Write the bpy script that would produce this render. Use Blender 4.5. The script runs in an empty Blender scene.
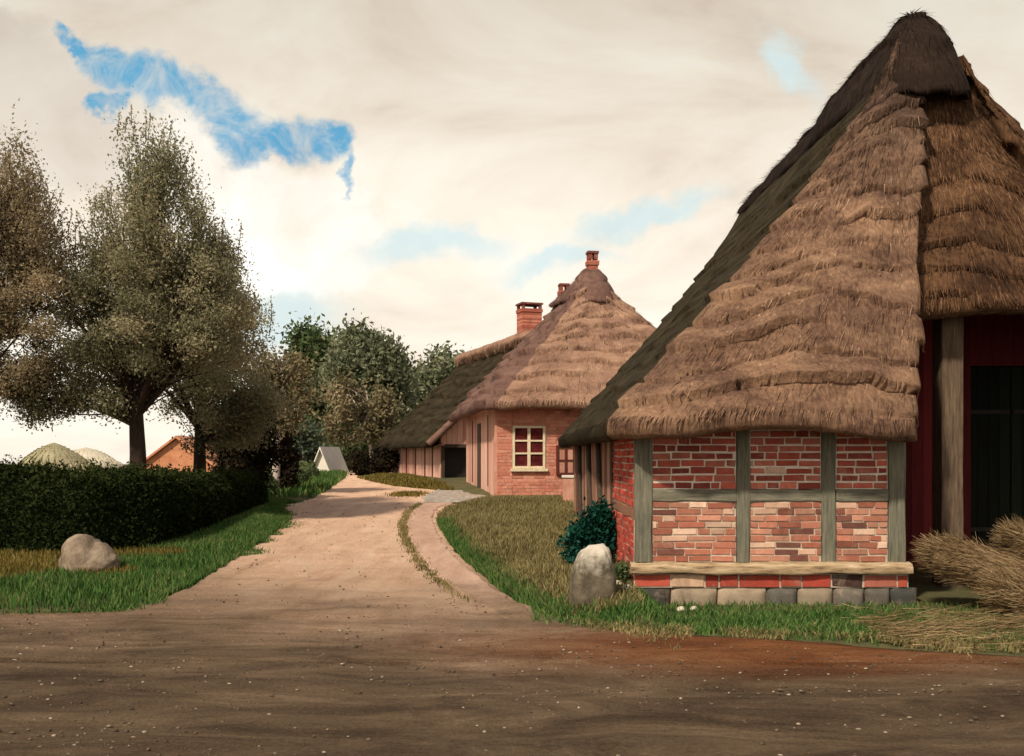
import bpy, bmesh, math
import numpy as np
from mathutils import Vector, Matrix, noise as mnoise

R = math.radians
rng = np.random.default_rng(7)
scene = bpy.context.scene
COL = scene.collection

# ------------------------------------------------------------------ camera frame (real metres; eye 2 m above the road)
EYE = 2.0
F = 1000.0
HOR = 455.0
def at(px, py, Y):
    return np.array([(px - 512.0) / F * Y, Y, EYE + (HOR - py) / F * Y])

def base_g(y):
    return np.interp(y, [-50, 12, 18, 24, 33, 45, 60, 100, 150, 300, 2000], [0, 0, .10, .25, .5, .70, .85, 1.1, -1.5, -16.0, -220.0])

def on_ground(px, py):
    Y = 15.0
    for _ in range(40):
        Y = 0.5 * Y + 0.5 * (EYE - base_g(Y)) * F / (py - HOR)
    return np.array([(px - 512.0) / F * Y, Y])

L_PX = [(-40, 618), (60, 617), (110, 613), (150, 604), (185, 590), (230, 562), (265, 539), (288, 521), (280, 511), (283, 506), (310, 500), (328, 490), (343, 479)]
R_PX = [(1100, 664), (1000, 659), (880, 652), (760, 642), (640, 634), (580, 627), (548, 616), (512, 598), (482, 575), (457, 552), (441, 530), (437, 518), (446, 509), (470, 503), (480, 499), (440, 491), (395, 487), (372, 482), (357, 478)]
LW = np.array([on_ground(*p) for p in L_PX]); RW = np.array([on_ground(*p) for p in R_PX])
def XL(y):
    return np.interp(y, np.concatenate([[11.6, 12.15], LW[:, 1], [120]]), np.concatenate([[-70, -30], LW[:, 0], [-19]]))
def XR(y):
    return np.interp(y, np.concatenate([[8.6, 9.3], RW[:, 1], [120]]), np.concatenate([[70, 20], RW[:, 0], [-17.6]]))
def sstep(t):
    t = np.clip(t, 0, 1); return t * t * (3 - 2 * t)
def gz(x, y):
    x = np.asarray(x, float); y = np.asarray(y, float)
    b = base_g(y)
    far = np.clip((70 - y) / 20, 0, 1)
    b = b + .06 * sstep((XL(y) - x) / .7) * far
    b = b + np.where(x < 1.75, .17, .0) * sstep((x - XR(y)) / .9) * far
    return b

# ------------------------------------------------------------------ object helpers
class Geo:
    def __init__(s):
        s.v = []; s.f = []; s.t = []; s.c = []; s.m = []; s.s = []; s.n = 0
    def add(s, verts, faces, tint=0.5, col=(.5, .5, .5), mat=0, smooth=False):
        verts = np.asarray(verts, float).reshape(-1, 3); faces = np.asarray(faces, int)
        k = len(faces)
        s.v.append(verts); s.f.append(faces + s.n); s.n += len(verts)
        s.t.append(np.broadcast_to(np.asarray(tint, float), (k,)))
        s.c.append(np.broadcast_to(np.asarray(col, float), (k, 3)))
        s.m.append(np.full(k, mat)); s.s.append(np.full(k, smooth))
    def build(s, name, mats, parent=None):
        me = bpy.data.meshes.new(name)
        V = np.concatenate(s.v)
        me.vertices.add(len(V)); me.vertices.foreach_set('co', V.astype('f4').ravel())
        sizes = np.concatenate([np.full(len(f), f.shape[1]) for f in s.f])
        loops = np.concatenate([f.ravel() for f in s.f])
        me.loops.add(len(loops)); me.loops.foreach_set('vertex_index', loops.astype('i4'))
        me.polygons.add(len(sizes))
        st = np.concatenate([[0], np.cumsum(sizes)[:-1]])
        me.polygons.foreach_set('loop_start', st.astype('i4'))
        try: me.polygons.foreach_set('loop_total', sizes.astype('i4'))
        except Exception: pass
        if not isinstance(mats, (list, tuple)): mats = [mats]
        for m in mats: me.materials.append(m)
        me.polygons.foreach_set('material_index', np.concatenate(s.m).astype('i4'))
        me.polygons.foreach_set('use_smooth', np.concatenate(s.s).astype(bool))
        a = me.attributes.new('tint', 'FLOAT', 'FACE'); a.data.foreach_set('value', np.concatenate(s.t).astype('f4'))
        a = me.attributes.new('col', 'FLOAT_COLOR', 'FACE')
        c = np.concatenate(s.c); c = np.concatenate([c, np.ones((len(c), 1))], 1)
        a.data.foreach_set('color', c.astype('f4').ravel())
        me.update(calc_edges=True); me.validate()
        o = bpy.data.objects.new(name, me); COL.objects.link(o)
        if parent is not None: o.parent = parent
        return o

def bevel(o, w=.012, seg=2):
    m = o.modifiers.new('bevel', 'BEVEL'); m.width = w; m.segments = seg; m.limit_method = 'ANGLE'
    return o

def tag(o, label=None, cat=None, group=None, kind=None):
    if label: o['label'] = label
    if cat: o['category'] = cat
    if group: o['group'] = group
    if kind: o['kind'] = kind
    return o

def thing(name, label, cat, loc=(0, 0, 0), rot=0.0, group=None):
    o = bpy.data.objects.new(name, None); COL.objects.link(o)
    o.empty_display_size = .3
    o.location = loc; o.rotation_euler = (0, 0, rot)
    return tag(o, label, cat, group)

BOXF = np.array([[0, 3, 2, 1], [4, 5, 6, 7], [0, 1, 5, 4], [1, 2, 6, 5], [2, 3, 7, 6], [3, 0, 4, 7]])
def box(G, lo, hi, jit=0.0, **k):
    x0, y0, z0 = lo; x1, y1, z1 = hi
    v = np.array([[x0, y0, z0], [x1, y0, z0], [x1, y1, z0], [x0, y1, z0], [x0, y0, z1], [x1, y0, z1], [x1, y1, z1], [x0, y1, z1]], float)
    if jit: v += rng.normal(0, jit, v.shape)
    G.add(v, BOXF, **k)

def tube(G, pts, rad, n=8, cap=True, **k):
    pts = np.asarray(pts, float); rad = np.broadcast_to(np.asarray(rad, float), (len(pts),))
    tan = np.gradient(pts, axis=0); tan /= np.linalg.norm(tan, axis=1)[:, None] + 1e-9
    ref = np.array([0, 0, 1.0]) if abs(tan[0][2]) < .8 else np.array([1.0, 0, 0])
    rings = []
    for p, t, r in zip(pts, tan, rad):
        a = np.cross(t, ref); a /= np.linalg.norm(a) + 1e-9; b = np.cross(t, a)
        an = np.linspace(0, 2 * np.pi, n, endpoint=False)
        rings.append(p + r * (np.cos(an)[:, None] * a + np.sin(an)[:, None] * b))
    v = np.concatenate(rings); m = len(pts)
    i, j = np.meshgrid(np.arange(m - 1), np.arange(n), indexing='ij'); j2 = (j + 1) % n
    f = np.stack([i * n + j, i * n + j2, (i + 1) * n + j2, (i + 1) * n + j], -1).reshape(-1, 4)
    G.add(v, f, smooth=True, **k)
    if cap:
        for ring, sgn in ((rings[0], 1), (rings[-1], -1)):
            c = ring.mean(0); vv = np.concatenate([ring, [c]])
            idx = np.arange(n); ff = np.stack([idx, (idx + 1) % n, np.full(n, n)], 1)
            G.add(vv, ff if sgn > 0 else ff[:, ::-1], smooth=True, **k)

def grid_faces(nu, nv):
    i, j = np.meshgrid(np.arange(nu - 1), np.arange(nv - 1), indexing='ij')
    return np.stack([i * nv + j, (i + 1) * nv + j, (i + 1) * nv + j + 1, i * nv + j + 1], -1).reshape(-1, 4)

def nz(x, y, z=0.0):
    return mnoise.noise(Vector((x, y, z)))
def nz_arr(P):
    return np.array([mnoise.noise(Vector(p)) for p in np.asarray(P).reshape(-1, 3)])

# ------------------------------------------------------------------ material helpers
def new_mat(name):
    m = bpy.data.materials.new(name); m.use_nodes = True
    nt = m.node_tree; nt.nodes.clear()
    out = nt.nodes.new('ShaderNodeOutputMaterial')
    return m, nt, out
def N(nt, typ, ins=None, **props):
    n = nt.nodes.new(typ)
    for k, v in props.items(): setattr(n, k, v)
    for k, v in (ins or {}).items():
        s = n.inputs[k]
        if isinstance(v, bpy.types.NodeSocket): nt.links.new(v, s)
        else: s.default_value = v
    return n
def ramp(nt, fac, stops):
    n = nt.nodes.new('ShaderNodeValToRGB'); nt.links.new(fac, n.inputs[0])
    el = n.color_ramp.elements
    while len(el) < len(stops): el.new(.5)
    for e, (p, c) in zip(el, stops):
        e.position = p; e.color = (c[0], c[1], c[2], 1)
    return n.outputs[0]
def mixc(nt, fac, a, b, mode='MIX'):
    n = nt.nodes.new('ShaderNodeMix'); n.data_type = 'RGBA'; n.blend_type = mode
    for s, v in ((n.inputs[0], fac), (n.inputs[6], a), (n.inputs[7], b)):
        if isinstance(v, bpy.types.NodeSocket): nt.links.new(v, s)
        elif isinstance(v, (tuple, list)): s.default_value = (v[0], v[1], v[2], 1)
        else: s.default_value = v
    return n.outputs[2]
def math_(nt, op, a, b=None, c=None, clamp=False):
    n = nt.nodes.new('ShaderNodeMath'); n.operation = op; n.use_clamp = clamp
    for i, v in enumerate((a, b, c)):
        if v is None: continue
        if isinstance(v, bpy.types.NodeSocket): nt.links.new(v, n.inputs[i])
        else: n.inputs[i].default_value = v
    return n.outputs[0]
def noise_(nt, vec, scale, detail=4, rough=.6, dist=0.0):
    n = N(nt, 'ShaderNodeTexNoise', {'Scale': scale, 'Detail': detail, 'Roughness': rough, 'Distortion': dist})
    if vec is not None: nt.links.new(vec, n.inputs['Vector'])
    return n.outputs['Fac']
def mapped(nt, scale=(1, 1, 1), coord='Object'):
    tc = nt.nodes.new('ShaderNodeTexCoord')
    mp = nt.nodes.new('ShaderNodeMapping'); mp.inputs['Scale'].default_value = scale
    nt.links.new(tc.outputs[coord], mp.inputs[0])
    return mp.outputs[0]
def attr(nt, name, out='Fac'):
    a = nt.nodes.new('ShaderNodeAttribute'); a.attribute_name = name
    return a.outputs[out]
def finish(nt, out, color, rough=.85, bump=None, bstr=.3, bdist=.02, spec=.25):
    p = nt.nodes.new('ShaderNodeBsdfPrincipled')
    if isinstance(color, bpy.types.NodeSocket): nt.links.new(color, p.inputs['Base Color'])
    else: p.inputs['Base Color'].default_value = (*color, 1)
    if isinstance(rough, bpy.types.NodeSocket): nt.links.new(rough, p.inputs['Roughness'])
    else: p.inputs['Roughness'].default_value = rough
    p.inputs['Specular IOR Level'].default_value = spec
    if bump is not None:
        b = N(nt, 'ShaderNodeBump', {'Strength': bstr, 'Distance': bdist, 'Height': bump})
        nt.links.new(b.outputs[0], p.inputs['Normal'])
    nt.links.new(p.outputs[0], out.inputs[0])
    return p

def leaf_mat(name, stops, trans=.25, nscale=.6, namp=.5):
    """leaf colours picked per leaf (tint) and per clump (object-space noise)"""
    m, nt, out = new_mat(name)
    t = attr(nt, 'tint'); n = noise_(nt, mapped(nt), nscale, 3, .6)
    f = math_(nt, 'ADD', math_(nt, 'MULTIPLY', t, 1 - namp), math_(nt, 'MULTIPLY', n, namp))
    c = ramp(nt, f, stops)
    d = N(nt, 'ShaderNodeBsdfDiffuse', {'Color': c}); tr = N(nt, 'ShaderNodeBsdfTranslucent', {'Color': c})
    mx = N(nt, 'ShaderNodeMixShader', {0: trans}); nt.links.new(d.outputs[0], mx.inputs[1]); nt.links.new(tr.outputs[0], mx.inputs[2])
    nt.links.new(mx.outputs[0], out.inputs[0])
    return m

def noise_mat(name, stops, scale=(1, 1, 1), nscale=4, detail=6, rough=.85, bstr=.3, bscale=None, bdist=.02, use_tint=0.0):
    m, nt, out = new_mat(name)
    v = mapped(nt, scale); n = noise_(nt, v, nscale, detail, .65)
    if use_tint:
        n = math_(nt, 'ADD', math_(nt, 'MULTIPLY', n, 1 - use_tint), math_(nt, 'MULTIPLY', attr(nt, 'tint'), use_tint))
    c = ramp(nt, n, stops)
    b = noise_(nt, v, bscale or nscale * 4, 5, .7)
    finish(nt, out, c, rough, b, bstr, bdist)
    return m

def thatch_mat(name, stops, fiber=(14, 14, 2.0), old=None):
    m, nt, out = new_mat(name)
    v = mapped(nt, fiber); n1 = noise_(nt, v, 1.6, 6, .75)
    n2 = noise_(nt, mapped(nt, (1, 1, 1.9)), .95, 6, .68, .5)
    t = attr(nt, 'tint')
    f = math_(nt, 'ADD', math_(nt, 'ADD', math_(nt, 'MULTIPLY', n1, .45), math_(nt, 'MULTIPLY', n2, .55)), math_(nt, 'MULTIPLY', math_(nt, 'SUBTRACT', t, .5), .45))
    c = ramp(nt, f, stops)
    if old:   # the ridge end was thatched with older, blackened heather
        z = N(nt, 'ShaderNodeSeparateXYZ', {0: mapped(nt)}).outputs[2]
        z = math_(nt, 'ADD', z, math_(nt, 'MULTIPLY', math_(nt, 'SUBTRACT', noise_(nt, mapped(nt), 1.1, 5, .65), .5), 3.0))
        k = N(nt, 'ShaderNodeMapRange', {'Value': z, 'From Min': old[0], 'From Max': old[1], 'To Max': .85}, interpolation_type='SMOOTHSTEP').outputs[0]
        c = mixc(nt, k, c, ramp(nt, f, [(.3, (.020, .013, .010)), (.5, (.060, .038, .028)), (.75, (.16, .11, .085))]))
    finish(nt, out, c, .95, n1, .6, .04, .1)
    return m

def col_mat(name, rough=.9, nscale=9, var=.42, bstr=.7):
    """colour from the face attribute 'col' (each brick or stone its own), weathered by noise"""
    m, nt, out = new_mat(name)
    c = attr(nt, 'col', 'Color'); v = mapped(nt)
    n = noise_(nt, v, nscale, 5, .7); n2 = noise_(nt, v, 45, 4, .7)
    k = math_(nt, 'ADD', math_(nt, 'MULTIPLY', n, var * 2), 1 - var)
    kk = N(nt, 'ShaderNodeCombineColor', {0: k, 1: k, 2: k})
    c = mixc(nt, 1.0, c, kk.outputs[0], 'MULTIPLY')
    # lime smears and soot that cross from one brick to the next
    sm = N(nt, 'ShaderNodeMapRange', {'Value': noise_(nt, v, 3.1, 7, .72, .6), 'From Min': .54, 'From Max': .74, 'To Max': .55}).outputs[0]
    c = mixc(nt, sm, c, (.46, .33, .25))
    so = N(nt, 'ShaderNodeMapRange', {'Value': noise_(nt, mapped(nt, (1, 1, .6)), 2.3, 7, .7, .5), 'From Min': .55, 'From Max': .75, 'To Max': .6}).outputs[0]
    c = mixc(nt, so, c, (.06, .038, .03))
    sp = N(nt, 'ShaderNodeMapRange', {'Value': noise_(nt, v, 60, 3, .6), 'From Min': .62, 'From Max': .74, 'To Max': .5}).outputs[0]
    c = mixc(nt, sp, c, (.45, .36, .29))
    finish(nt, out, c, rough, n2, bstr, .01)
    return m

M = {}
M['thatch'] = thatch_mat('sunlit_thatch', [(.33, (.045, .025, .019)), (.45, (.125, .071, .048)), (.57, (.25, .150, .094)), (.74, (.47, .315, .205))], old=(4.9, 7.9))
M['thatch_dark'] = thatch_mat('shaded_thatch', [(.33, (.022, .012, .008)), (.46, (.065, .034, .019)), (.58, (.14, .074, .039)), (.75, (.28, .165, .095))])  # darker copy of the front thatch; the wing's shade is put into its colour
M['thatch_moss'] = thatch_mat('mossy_thatch', [(.28, (.011, .009, .005)), (.45, (.028, .022, .012)), (.6, (.056, .042, .022)), (.8, (.11, .080, .044))])
M['thatch_cap'] = thatch_mat('heather_ridge', [(.28, (.009, .006, .005)), (.5, (.024, .015, .011)), (.8, (.065, .042, .030))])
M['thatch_purple'] = thatch_mat('heather_thatch', [(.28, (.055, .028, .026)), (.5, (.15, .085, .068)), (.8, (.30, .19, .14))])
M['thatch_mid'] = thatch_mat('tan_thatch', [(.30, (.085, .046, .036)), (.44, (.21, .120, .085)), (.57, (.35, .215, .145)), (.76, (.52, .36, .25))])
M['brick'] = col_mat('hand_laid_brick')
M['mortar'] = noise_mat('lime_mortar', [(.3, (.36, .28, .21)), (.7, (.60, .51, .41))], nscale=8, bstr=.4)
M['lime'] = noise_mat('white_lime_mortar', [(.3, (.58, .50, .41)), (.7, (.82, .76, .67))], nscale=8, bstr=.4)
M['stone'] = col_mat('field_stone', .9, 6, .35, .6)
M['timber'] = noise_mat('grey_green_timber', [(.3, (.075, .074, .055)), (.5, (.155, .150, .112)), (.75, (.26, .24, .18))], scale=(9, 9, .8), nscale=3, bstr=.5)
M['timber_rail'] = noise_mat('grey_green_rail', [(.3, (.085, .082, .062)), (.5, (.165, .157, .118)), (.75, (.27, .25, .185))], scale=(.8, 9, 9), nscale=3, bstr=.5)
M['post'] = noise_mat('brown_post', [(.3, (.058, .038, .026)), (.5, (.120, .082, .054)), (.75, (.20, .145, .10))], scale=(9, 9, .8), nscale=3, bstr=.5)
M['ledge'] = noise_mat('worn_sill_timber', [(.3, (.13, .085, .05)), (.46, (.38, .27, .16)), (.62, (.52, .40, .26)), (.78, (.76, .66, .52))], scale=(1.2, 6, 9), nscale=3, bstr=.6)
M['planks'] = noise_mat('red_brown_planks', [(.3, (.12, .052, .033)), (.5, (.26, .125, .078)), (.75, (.42, .23, .155))], scale=(9, 9, .7), nscale=2.4, bstr=.5, use_tint=.45)
M['strut'] = noise_mat('dark_strut', [(.3, (.03, .022, .017)), (.7, (.09, .062, .045))], scale=(9, 9, .8), nscale=3, bstr=.5)
M['maroon'] = noise_mat('maroon_boards', [(.3, (.070, .008, .011)), (.7, (.22, .030, .034))], scale=(8, 8, .6), nscale=2.5, bstr=.4, use_tint=.4)
M['green_door'] = noise_mat('dark_green_door', [(.3, (.004, .006, .005)), (.7, (.013, .021, .016))], scale=(8, 8, .6), nscale=2.5, bstr=.4, use_tint=.4)
M['iron'] = noise_mat('black_iron', [(.3, (.012, .011, .010)), (.7, (.04, .036, .032))], nscale=20, rough=.6)
M['pink'] = noise_mat('pink_limewash', [(.3, (.36, .16, .105)), (.5, (.55, .28, .20)), (.75, (.70, .42, .32))], nscale=2.2, detail=7, bstr=.35)
M['pink_boards'] = noise_mat('pink_boards', [(.3, (.46, .22, .165)), (.5, (.62, .34, .265)), (.75, (.74, .47, .38))], scale=(7, 7, .6), nscale=2, bstr=.4, use_tint=.4)
M['redwash'] = noise_mat('red_plaster', [(.3, (.30, .07, .045)), (.5, (.44, .13, .085)), (.75, (.56, .24, .17))], nscale=2.5, detail=7, bstr=.35)
M['cream'] = noise_mat('cream_paint', [(.3, (.58, .47, .31)), (.7, (.78, .68, .50))], nscale=8, rough=.6, bstr=.15)
M['pane'] = noise_mat('dark_glass', [(.35, (.05, .008, .010)), (.65, (.16, .030, .030))], nscale=2.5, rough=.15, bstr=.05)
M['pane_pale'] = noise_mat('pale_glass', [(.35, (.42, .20, .14)), (.65, (.58, .32, .24))], nscale=3, rough=.2, bstr=.05)
M['casement'] = noise_mat('dark_red_paint', [(.3, (.06, .012, .012)), (.7, (.15, .032, .028))], nscale=8, rough=.6)
M['chimney'] = col_mat('chimney_brick', .9, 9, .3)
M['bark'] = noise_mat('brown_bark', [(.3, (.022, .014, .010)), (.55, (.06, .036, .026)), (.8, (.14, .085, .062))], scale=(7, 7, 1.6), nscale=2.5, detail=8, bstr=1.0, bdist=.06)
M['bark_dark'] = noise_mat('dark_bark', [(.3, (.012, .009, .007)), (.7, (.05, .034, .026))], scale=(7, 7, 1.6), nscale=2.5, bstr=.8, bdist=.05)
M['birch'] = noise_mat('birch_bark', [(.3, (.09, .07, .06)), (.42, (.50, .42, .36)), (.75, (.72, .64, .56))], scale=(2.5, 2.5, 4), nscale=2.2, bstr=.3)
M['leaf_olive'] = leaf_mat('olive_leaves', [(.2, (.095, .095, .054)), (.45, (.245, .235, .140)), (.65, (.41, .37, .23)), (.85, (.58, .49, .32))], .45)
M['leaf_brown'] = leaf_mat('brown_olive_leaves', [(.2, (.10, .085, .050)), (.45, (.26, .215, .130)), (.65, (.43, .34, .215)), (.85, (.60, .47, .31))], .45)
M['leaf_dark'] = leaf_mat('dark_hedge_leaves', [(.2, (.006, .010, .004)), (.5, (.017, .026, .009)), (.8, (.052, .064, .020))], .12, .8)
M['leaf_shrub'] = leaf_mat('dark_shrub_leaves', [(.2, (.009, .008, .006)), (.5, (.022, .018, .012)), (.8, (.06, .045, .025))], .12, .8)
M['leaf_green'] = leaf_mat('deep_green_leaves', [(.2, (.038, .060, .025)), (.5, (.105, .145, .062)), (.8, (.24, .28, .13))], .3, .25)
M['leaf_far'] = leaf_mat('far_olive_leaves', [(.2, (.060, .075, .044)), (.5, (.175, .195, .115)), (.8, (.37, .37, .24))], .3, .22)
M['leaf_pale'] = leaf_mat('pale_olive_leaves', [(.2, (.085, .075, .042)), (.5, (.20, .17, .095)), (.8, (.38, .31, .19))], .3, .4)
M['leaf_blue'] = leaf_mat('blue_green_leaves', [(.2, (.045, .06, .045)), (.5, (.11, .14, .095)), (.8, (.24, .26, .17))], .25, .4)
M['leaf_teal'] = leaf_mat('teal_leaves', [(.2, (.004, .022, .016)), (.5, (.011, .058, .041)), (.8, (.045, .15, .11))], .15, 1.2)
M['grass_green'] = leaf_mat('verge_grass', [(.2, (.022, .050, .014)), (.45, (.062, .145, .036)), (.62, (.12, .20, .056)), (.8, (.25, .24, .10))], .25, .8, .55)
M['grass_olive'] = leaf_mat('dry_olive_grass', [(.2, (.088, .078, .032)), (.5, (.22, .185, .082)), (.8, (.38, .31, .15))], .25, .5, .55)
M['grass_yellow'] = leaf_mat('yellow_grass', [(.2, (.075, .066, .018)), (.5, (.16, .13, .035)), (.8, (.30, .22, .07))], .25, .5, .45)
M['straw'] = leaf_mat('pale_straw', [(.2, (.10, .064, .031)), (.5, (.23, .155, .080)), (.8, (.48, .36, .21))], .1, 1.5, .35)
M['straw_body'] = noise_mat('straw_mass', [(.3, (.11, .066, .032)), (.5, (.23, .15, .078)), (.75, (.38, .27, .15))], scale=(3, 3, 9), nscale=3, bstr=.8, bdist=.05)
M['orange_roof'] = noise_mat('orange_tiles', [(.3, (.42, .16, .08)), (.7, (.66, .31, .17))], nscale=1.5, bstr=.3)
M['white'] = noise_mat('whitewash', [(.3, (.62, .56, .47)), (.7, (.80, .76, .68))], nscale=1.5, bstr=.2)
M['hay'] = noise_mat('grey_hay', [(.3, (.22, .20, .11)), (.7, (.42, .38, .24))], nscale=.8, bstr=.5, bdist=.2)
M['hay_pale'] = noise_mat('pale_hay', [(.3, (.46, .42, .31)), (.7, (.66, .60, .47))], nscale=.8, bstr=.5, bdist=.2)
M['boulder'] = noise_mat('beige_granite', [(.28, (.11, .080, .055)), (.5, (.23, .175, .125)), (.75, (.36, .29, .215))], nscale=3.5, detail=9, bstr=.7, bdist=.04)
M['pebble'] = noise_mat('pale_pebble', [(.25, (.055, .040, .027)), (.70, (.16, .115, .078)), (.84, (.34, .28, .21))], nscale=6, use_tint=.75)

# ------------------------------------------------------------------ ground, road, path
def earth_mats():
    # grassy soil
    m, nt, out = new_mat('grassy_soil')
    v = mapped(nt); n = noise_(nt, v, .6, 6, .7); n2 = noise_(nt, v, 9, 5, .7)
    c = ramp(nt, math_(nt, 'ADD', math_(nt, 'MULTIPLY', n, .6), math_(nt, 'MULTIPLY', n2, .4)), [(.3, (.045, .042, .018)), (.5, (.085, .080, .032)), (.7, (.16, .135, .055))])
    finish(nt, out, c, .95, n2, .6, .04)
    M['soil'] = m
    # dirt road: dark earth with tree shade painted in at the crossing, pale sand along the lane
    m, nt, out = new_mat('dirt_road')
    v = mapped(nt)
    sep = N(nt, 'ShaderNodeSeparateXYZ', {0: v})
    X, Y = sep.outputs[0], sep.outputs[1]
    big = noise_(nt, v, .35, 4, .55, .4)
    rut = noise_(nt, mapped(nt, (.55, 1.5, 1)), 1.1, 8, .70, .8)
    rut2 = noise_(nt, mapped(nt, (1.6, .30, 1)), 1.5, 6, .65, .4)
    fine = noise_(nt, v, 26, 7, .8)
    # blend from the shade painted over the crossing (y under 12) to the sandy lane (y over 19)
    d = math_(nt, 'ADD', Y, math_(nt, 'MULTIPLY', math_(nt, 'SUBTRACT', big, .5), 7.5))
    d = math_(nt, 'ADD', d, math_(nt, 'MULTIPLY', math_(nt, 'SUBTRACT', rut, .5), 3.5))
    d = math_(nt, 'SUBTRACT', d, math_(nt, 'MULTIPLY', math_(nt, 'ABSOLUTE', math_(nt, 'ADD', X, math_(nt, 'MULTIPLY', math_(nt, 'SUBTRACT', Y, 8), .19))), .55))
    dry = N(nt, 'ShaderNodeMapRange', {'Value': d, 'From Min': 6.8, 'From Max': 19.0}, interpolation_type='SMOOTHSTEP').outputs[0]  # weight of the lit sand over the painted foreground shade
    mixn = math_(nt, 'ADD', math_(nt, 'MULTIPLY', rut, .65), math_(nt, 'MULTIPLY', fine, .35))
    shaded_earth = ramp(nt, mixn, [(.36, (.042, .028, .017)), (.46, (.118, .078, .046)), (.55, (.19, .128, .076)), (.65, (.32, .22, .138))])
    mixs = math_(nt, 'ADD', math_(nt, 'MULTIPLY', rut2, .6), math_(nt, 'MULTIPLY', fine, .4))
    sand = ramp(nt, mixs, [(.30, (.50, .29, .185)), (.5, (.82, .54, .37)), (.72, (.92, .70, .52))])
    c = mixc(nt, dry, shaded_earth, sand)
    # rusty red-brown soil spread in front of the farmhouse
    dx = math_(nt, 'MULTIPLY', math_(nt, 'SUBTRACT', X, 2.6), .42); dy = math_(nt, 'SUBTRACT', Y, 10.2)
    rr = math_(nt, 'SQRT', math_(nt, 'ADD', math_(nt, 'MULTIPLY', dx, dx), math_(nt, 'MULTIPLY', dy, dy)))
    rr = math_(nt, 'ADD', rr, math_(nt, 'MULTIPLY', math_(nt, 'SUBTRACT', rut, .5), 1.6))
    rf = N(nt, 'ShaderNodeMapRange', {'Value': rr, 'From Min': 1.9, 'From Max': .3, 'To Max': .95}, interpolation_type='SMOOTHSTEP').outputs[0]
    rust = ramp(nt, mixn, [(.36, (.12, .040, .014)), (.5, (.27, .100, .036)), (.65, (.42, .19, .075))])
    c = mixc(nt, rf, c, rust)
    h = math_(nt, 'ADD', math_(nt, 'MULTIPLY', rut, 1.0), math_(nt, 'MULTIPLY', fine, .75))
    finish(nt, out, c, .92, h, 1.0, .09, .15)
    M['road'] = m
    m, nt, out = new_mat('trodden_path')
    v = mapped(nt); sep = N(nt, 'ShaderNodeSeparateXYZ', {0: v}); Y = sep.outputs[1]
    a = noise_(nt, mapped(nt, (1.6, .4, 1)), 1.6, 6, .65, .4); fine = noise_(nt, v, 16, 6, .75)
    f = math_(nt, 'ADD', math_(nt, 'MULTIPLY', a, .6), math_(nt, 'MULTIPLY', fine, .4))
    c1 = ramp(nt, f, [(.3, (.30, .18, .125)), (.5, (.47, .30, .22)), (.72, (.62, .43, .33))])
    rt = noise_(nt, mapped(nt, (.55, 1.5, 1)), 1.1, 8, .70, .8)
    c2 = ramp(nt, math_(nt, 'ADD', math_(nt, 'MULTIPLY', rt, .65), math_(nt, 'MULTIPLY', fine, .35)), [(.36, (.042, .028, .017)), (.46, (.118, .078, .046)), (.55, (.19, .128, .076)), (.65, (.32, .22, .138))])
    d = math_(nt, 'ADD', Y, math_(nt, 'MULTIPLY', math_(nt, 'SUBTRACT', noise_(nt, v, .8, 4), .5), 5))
    k = N(nt, 'ShaderNodeMapRange', {'Value': d, 'From Min': 11.8, 'From Max': 16.5}, interpolation_type='SMOOTHSTEP').outputs[0]  # near end of the path takes the crossing's painted shade
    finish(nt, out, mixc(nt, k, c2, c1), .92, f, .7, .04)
    M['path'] = m
    M['cobble'] = noise_mat('grey_gravel', [(.3, (.20, .16, .13)), (.5, (.36, .31, .26)), (.72, (.55, .50, .44))], nscale=6, detail=7, bstr=.6, bdist=.05)
earth_mats()

def make_ground():
    xs = np.concatenate([np.linspace(-700, -45, 22), np.arange(-40, -14, 1.0), np.arange(-14, 11, .2), np.arange(11, 40, 1.0), np.linspace(45, 700, 22)])
    ys = np.concatenate([np.arange(-40, -2, 2.0), np.arange(-2, 8, .5), np.arange(8, 37, .2), np.arange(37, 100, 1.0), np.geomspace(102, 2000, 26)])
    X, Y = np.meshgrid(xs, ys, indexing='ij')
    Z = gz(X, Y)
    inside = sstep((X - XL(Y) - .05) / .35) * sstep((XR(Y) - .05 - X) / .35) * (Y < 69)
    Z = Z - .10 * inside
    rough = .03 * np.array([nz(x * .9, y * .9) for x, y in zip(X.ravel(), Y.ravel())]).reshape(X.shape)
    Z = Z + rough * (1 - inside) * (np.abs(X) < 40)
    G = Geo(); G.add(np.stack([X, Y, Z], -1), grid_faces(len(xs), len(ys)), smooth=True)
    o = G.build('ground', M['soil']); tag(o, kind='structure')
make_ground()

def ribbon(name, ys, fl, fr, mat, dz, ncol=60, wob=.06, amp=.015):
    ys = np.asarray(ys); rows = []
    for y in ys:
        a, b = float(fl(y)), float(fr(y))
        a += wob * (nz(3.1, y * 2.2) + .6 * nz(8.1, y * 6)); b += wob * (nz(11.7, y * 2.2) + .6 * nz(19.3, y * 6))
        x = np.linspace(a, b, ncol) if (b - a) < 25 else np.concatenate([[a], np.linspace(max(a, -14), min(b, 14), ncol - 2), [b]])
        z = base_g(y) + (dz(y) if callable(dz) else dz) + np.array([amp * nz(xx * 1.1, y * 1.1) for xx in x])
        if name == 'road' and 4 < y < 37: z = z + np.array([.030 * nz(xx * .8, y * 2.6, 2) + .022 * nz(xx * 3, y * 3, 5) for xx in x])
        e = np.minimum(np.arange(ncol), np.arange(ncol)[::-1]); z = z - np.where(e == 0, .05, 0)
        rows.append(np.stack([x, np.full(ncol, y), z], 1))
    G = Geo(); G.add(np.array(rows), grid_faces(len(ys), ncol)[:, ::-1], smooth=True)
    o = G.build(name, mat); tag(o, kind='structure'); return o
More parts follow.
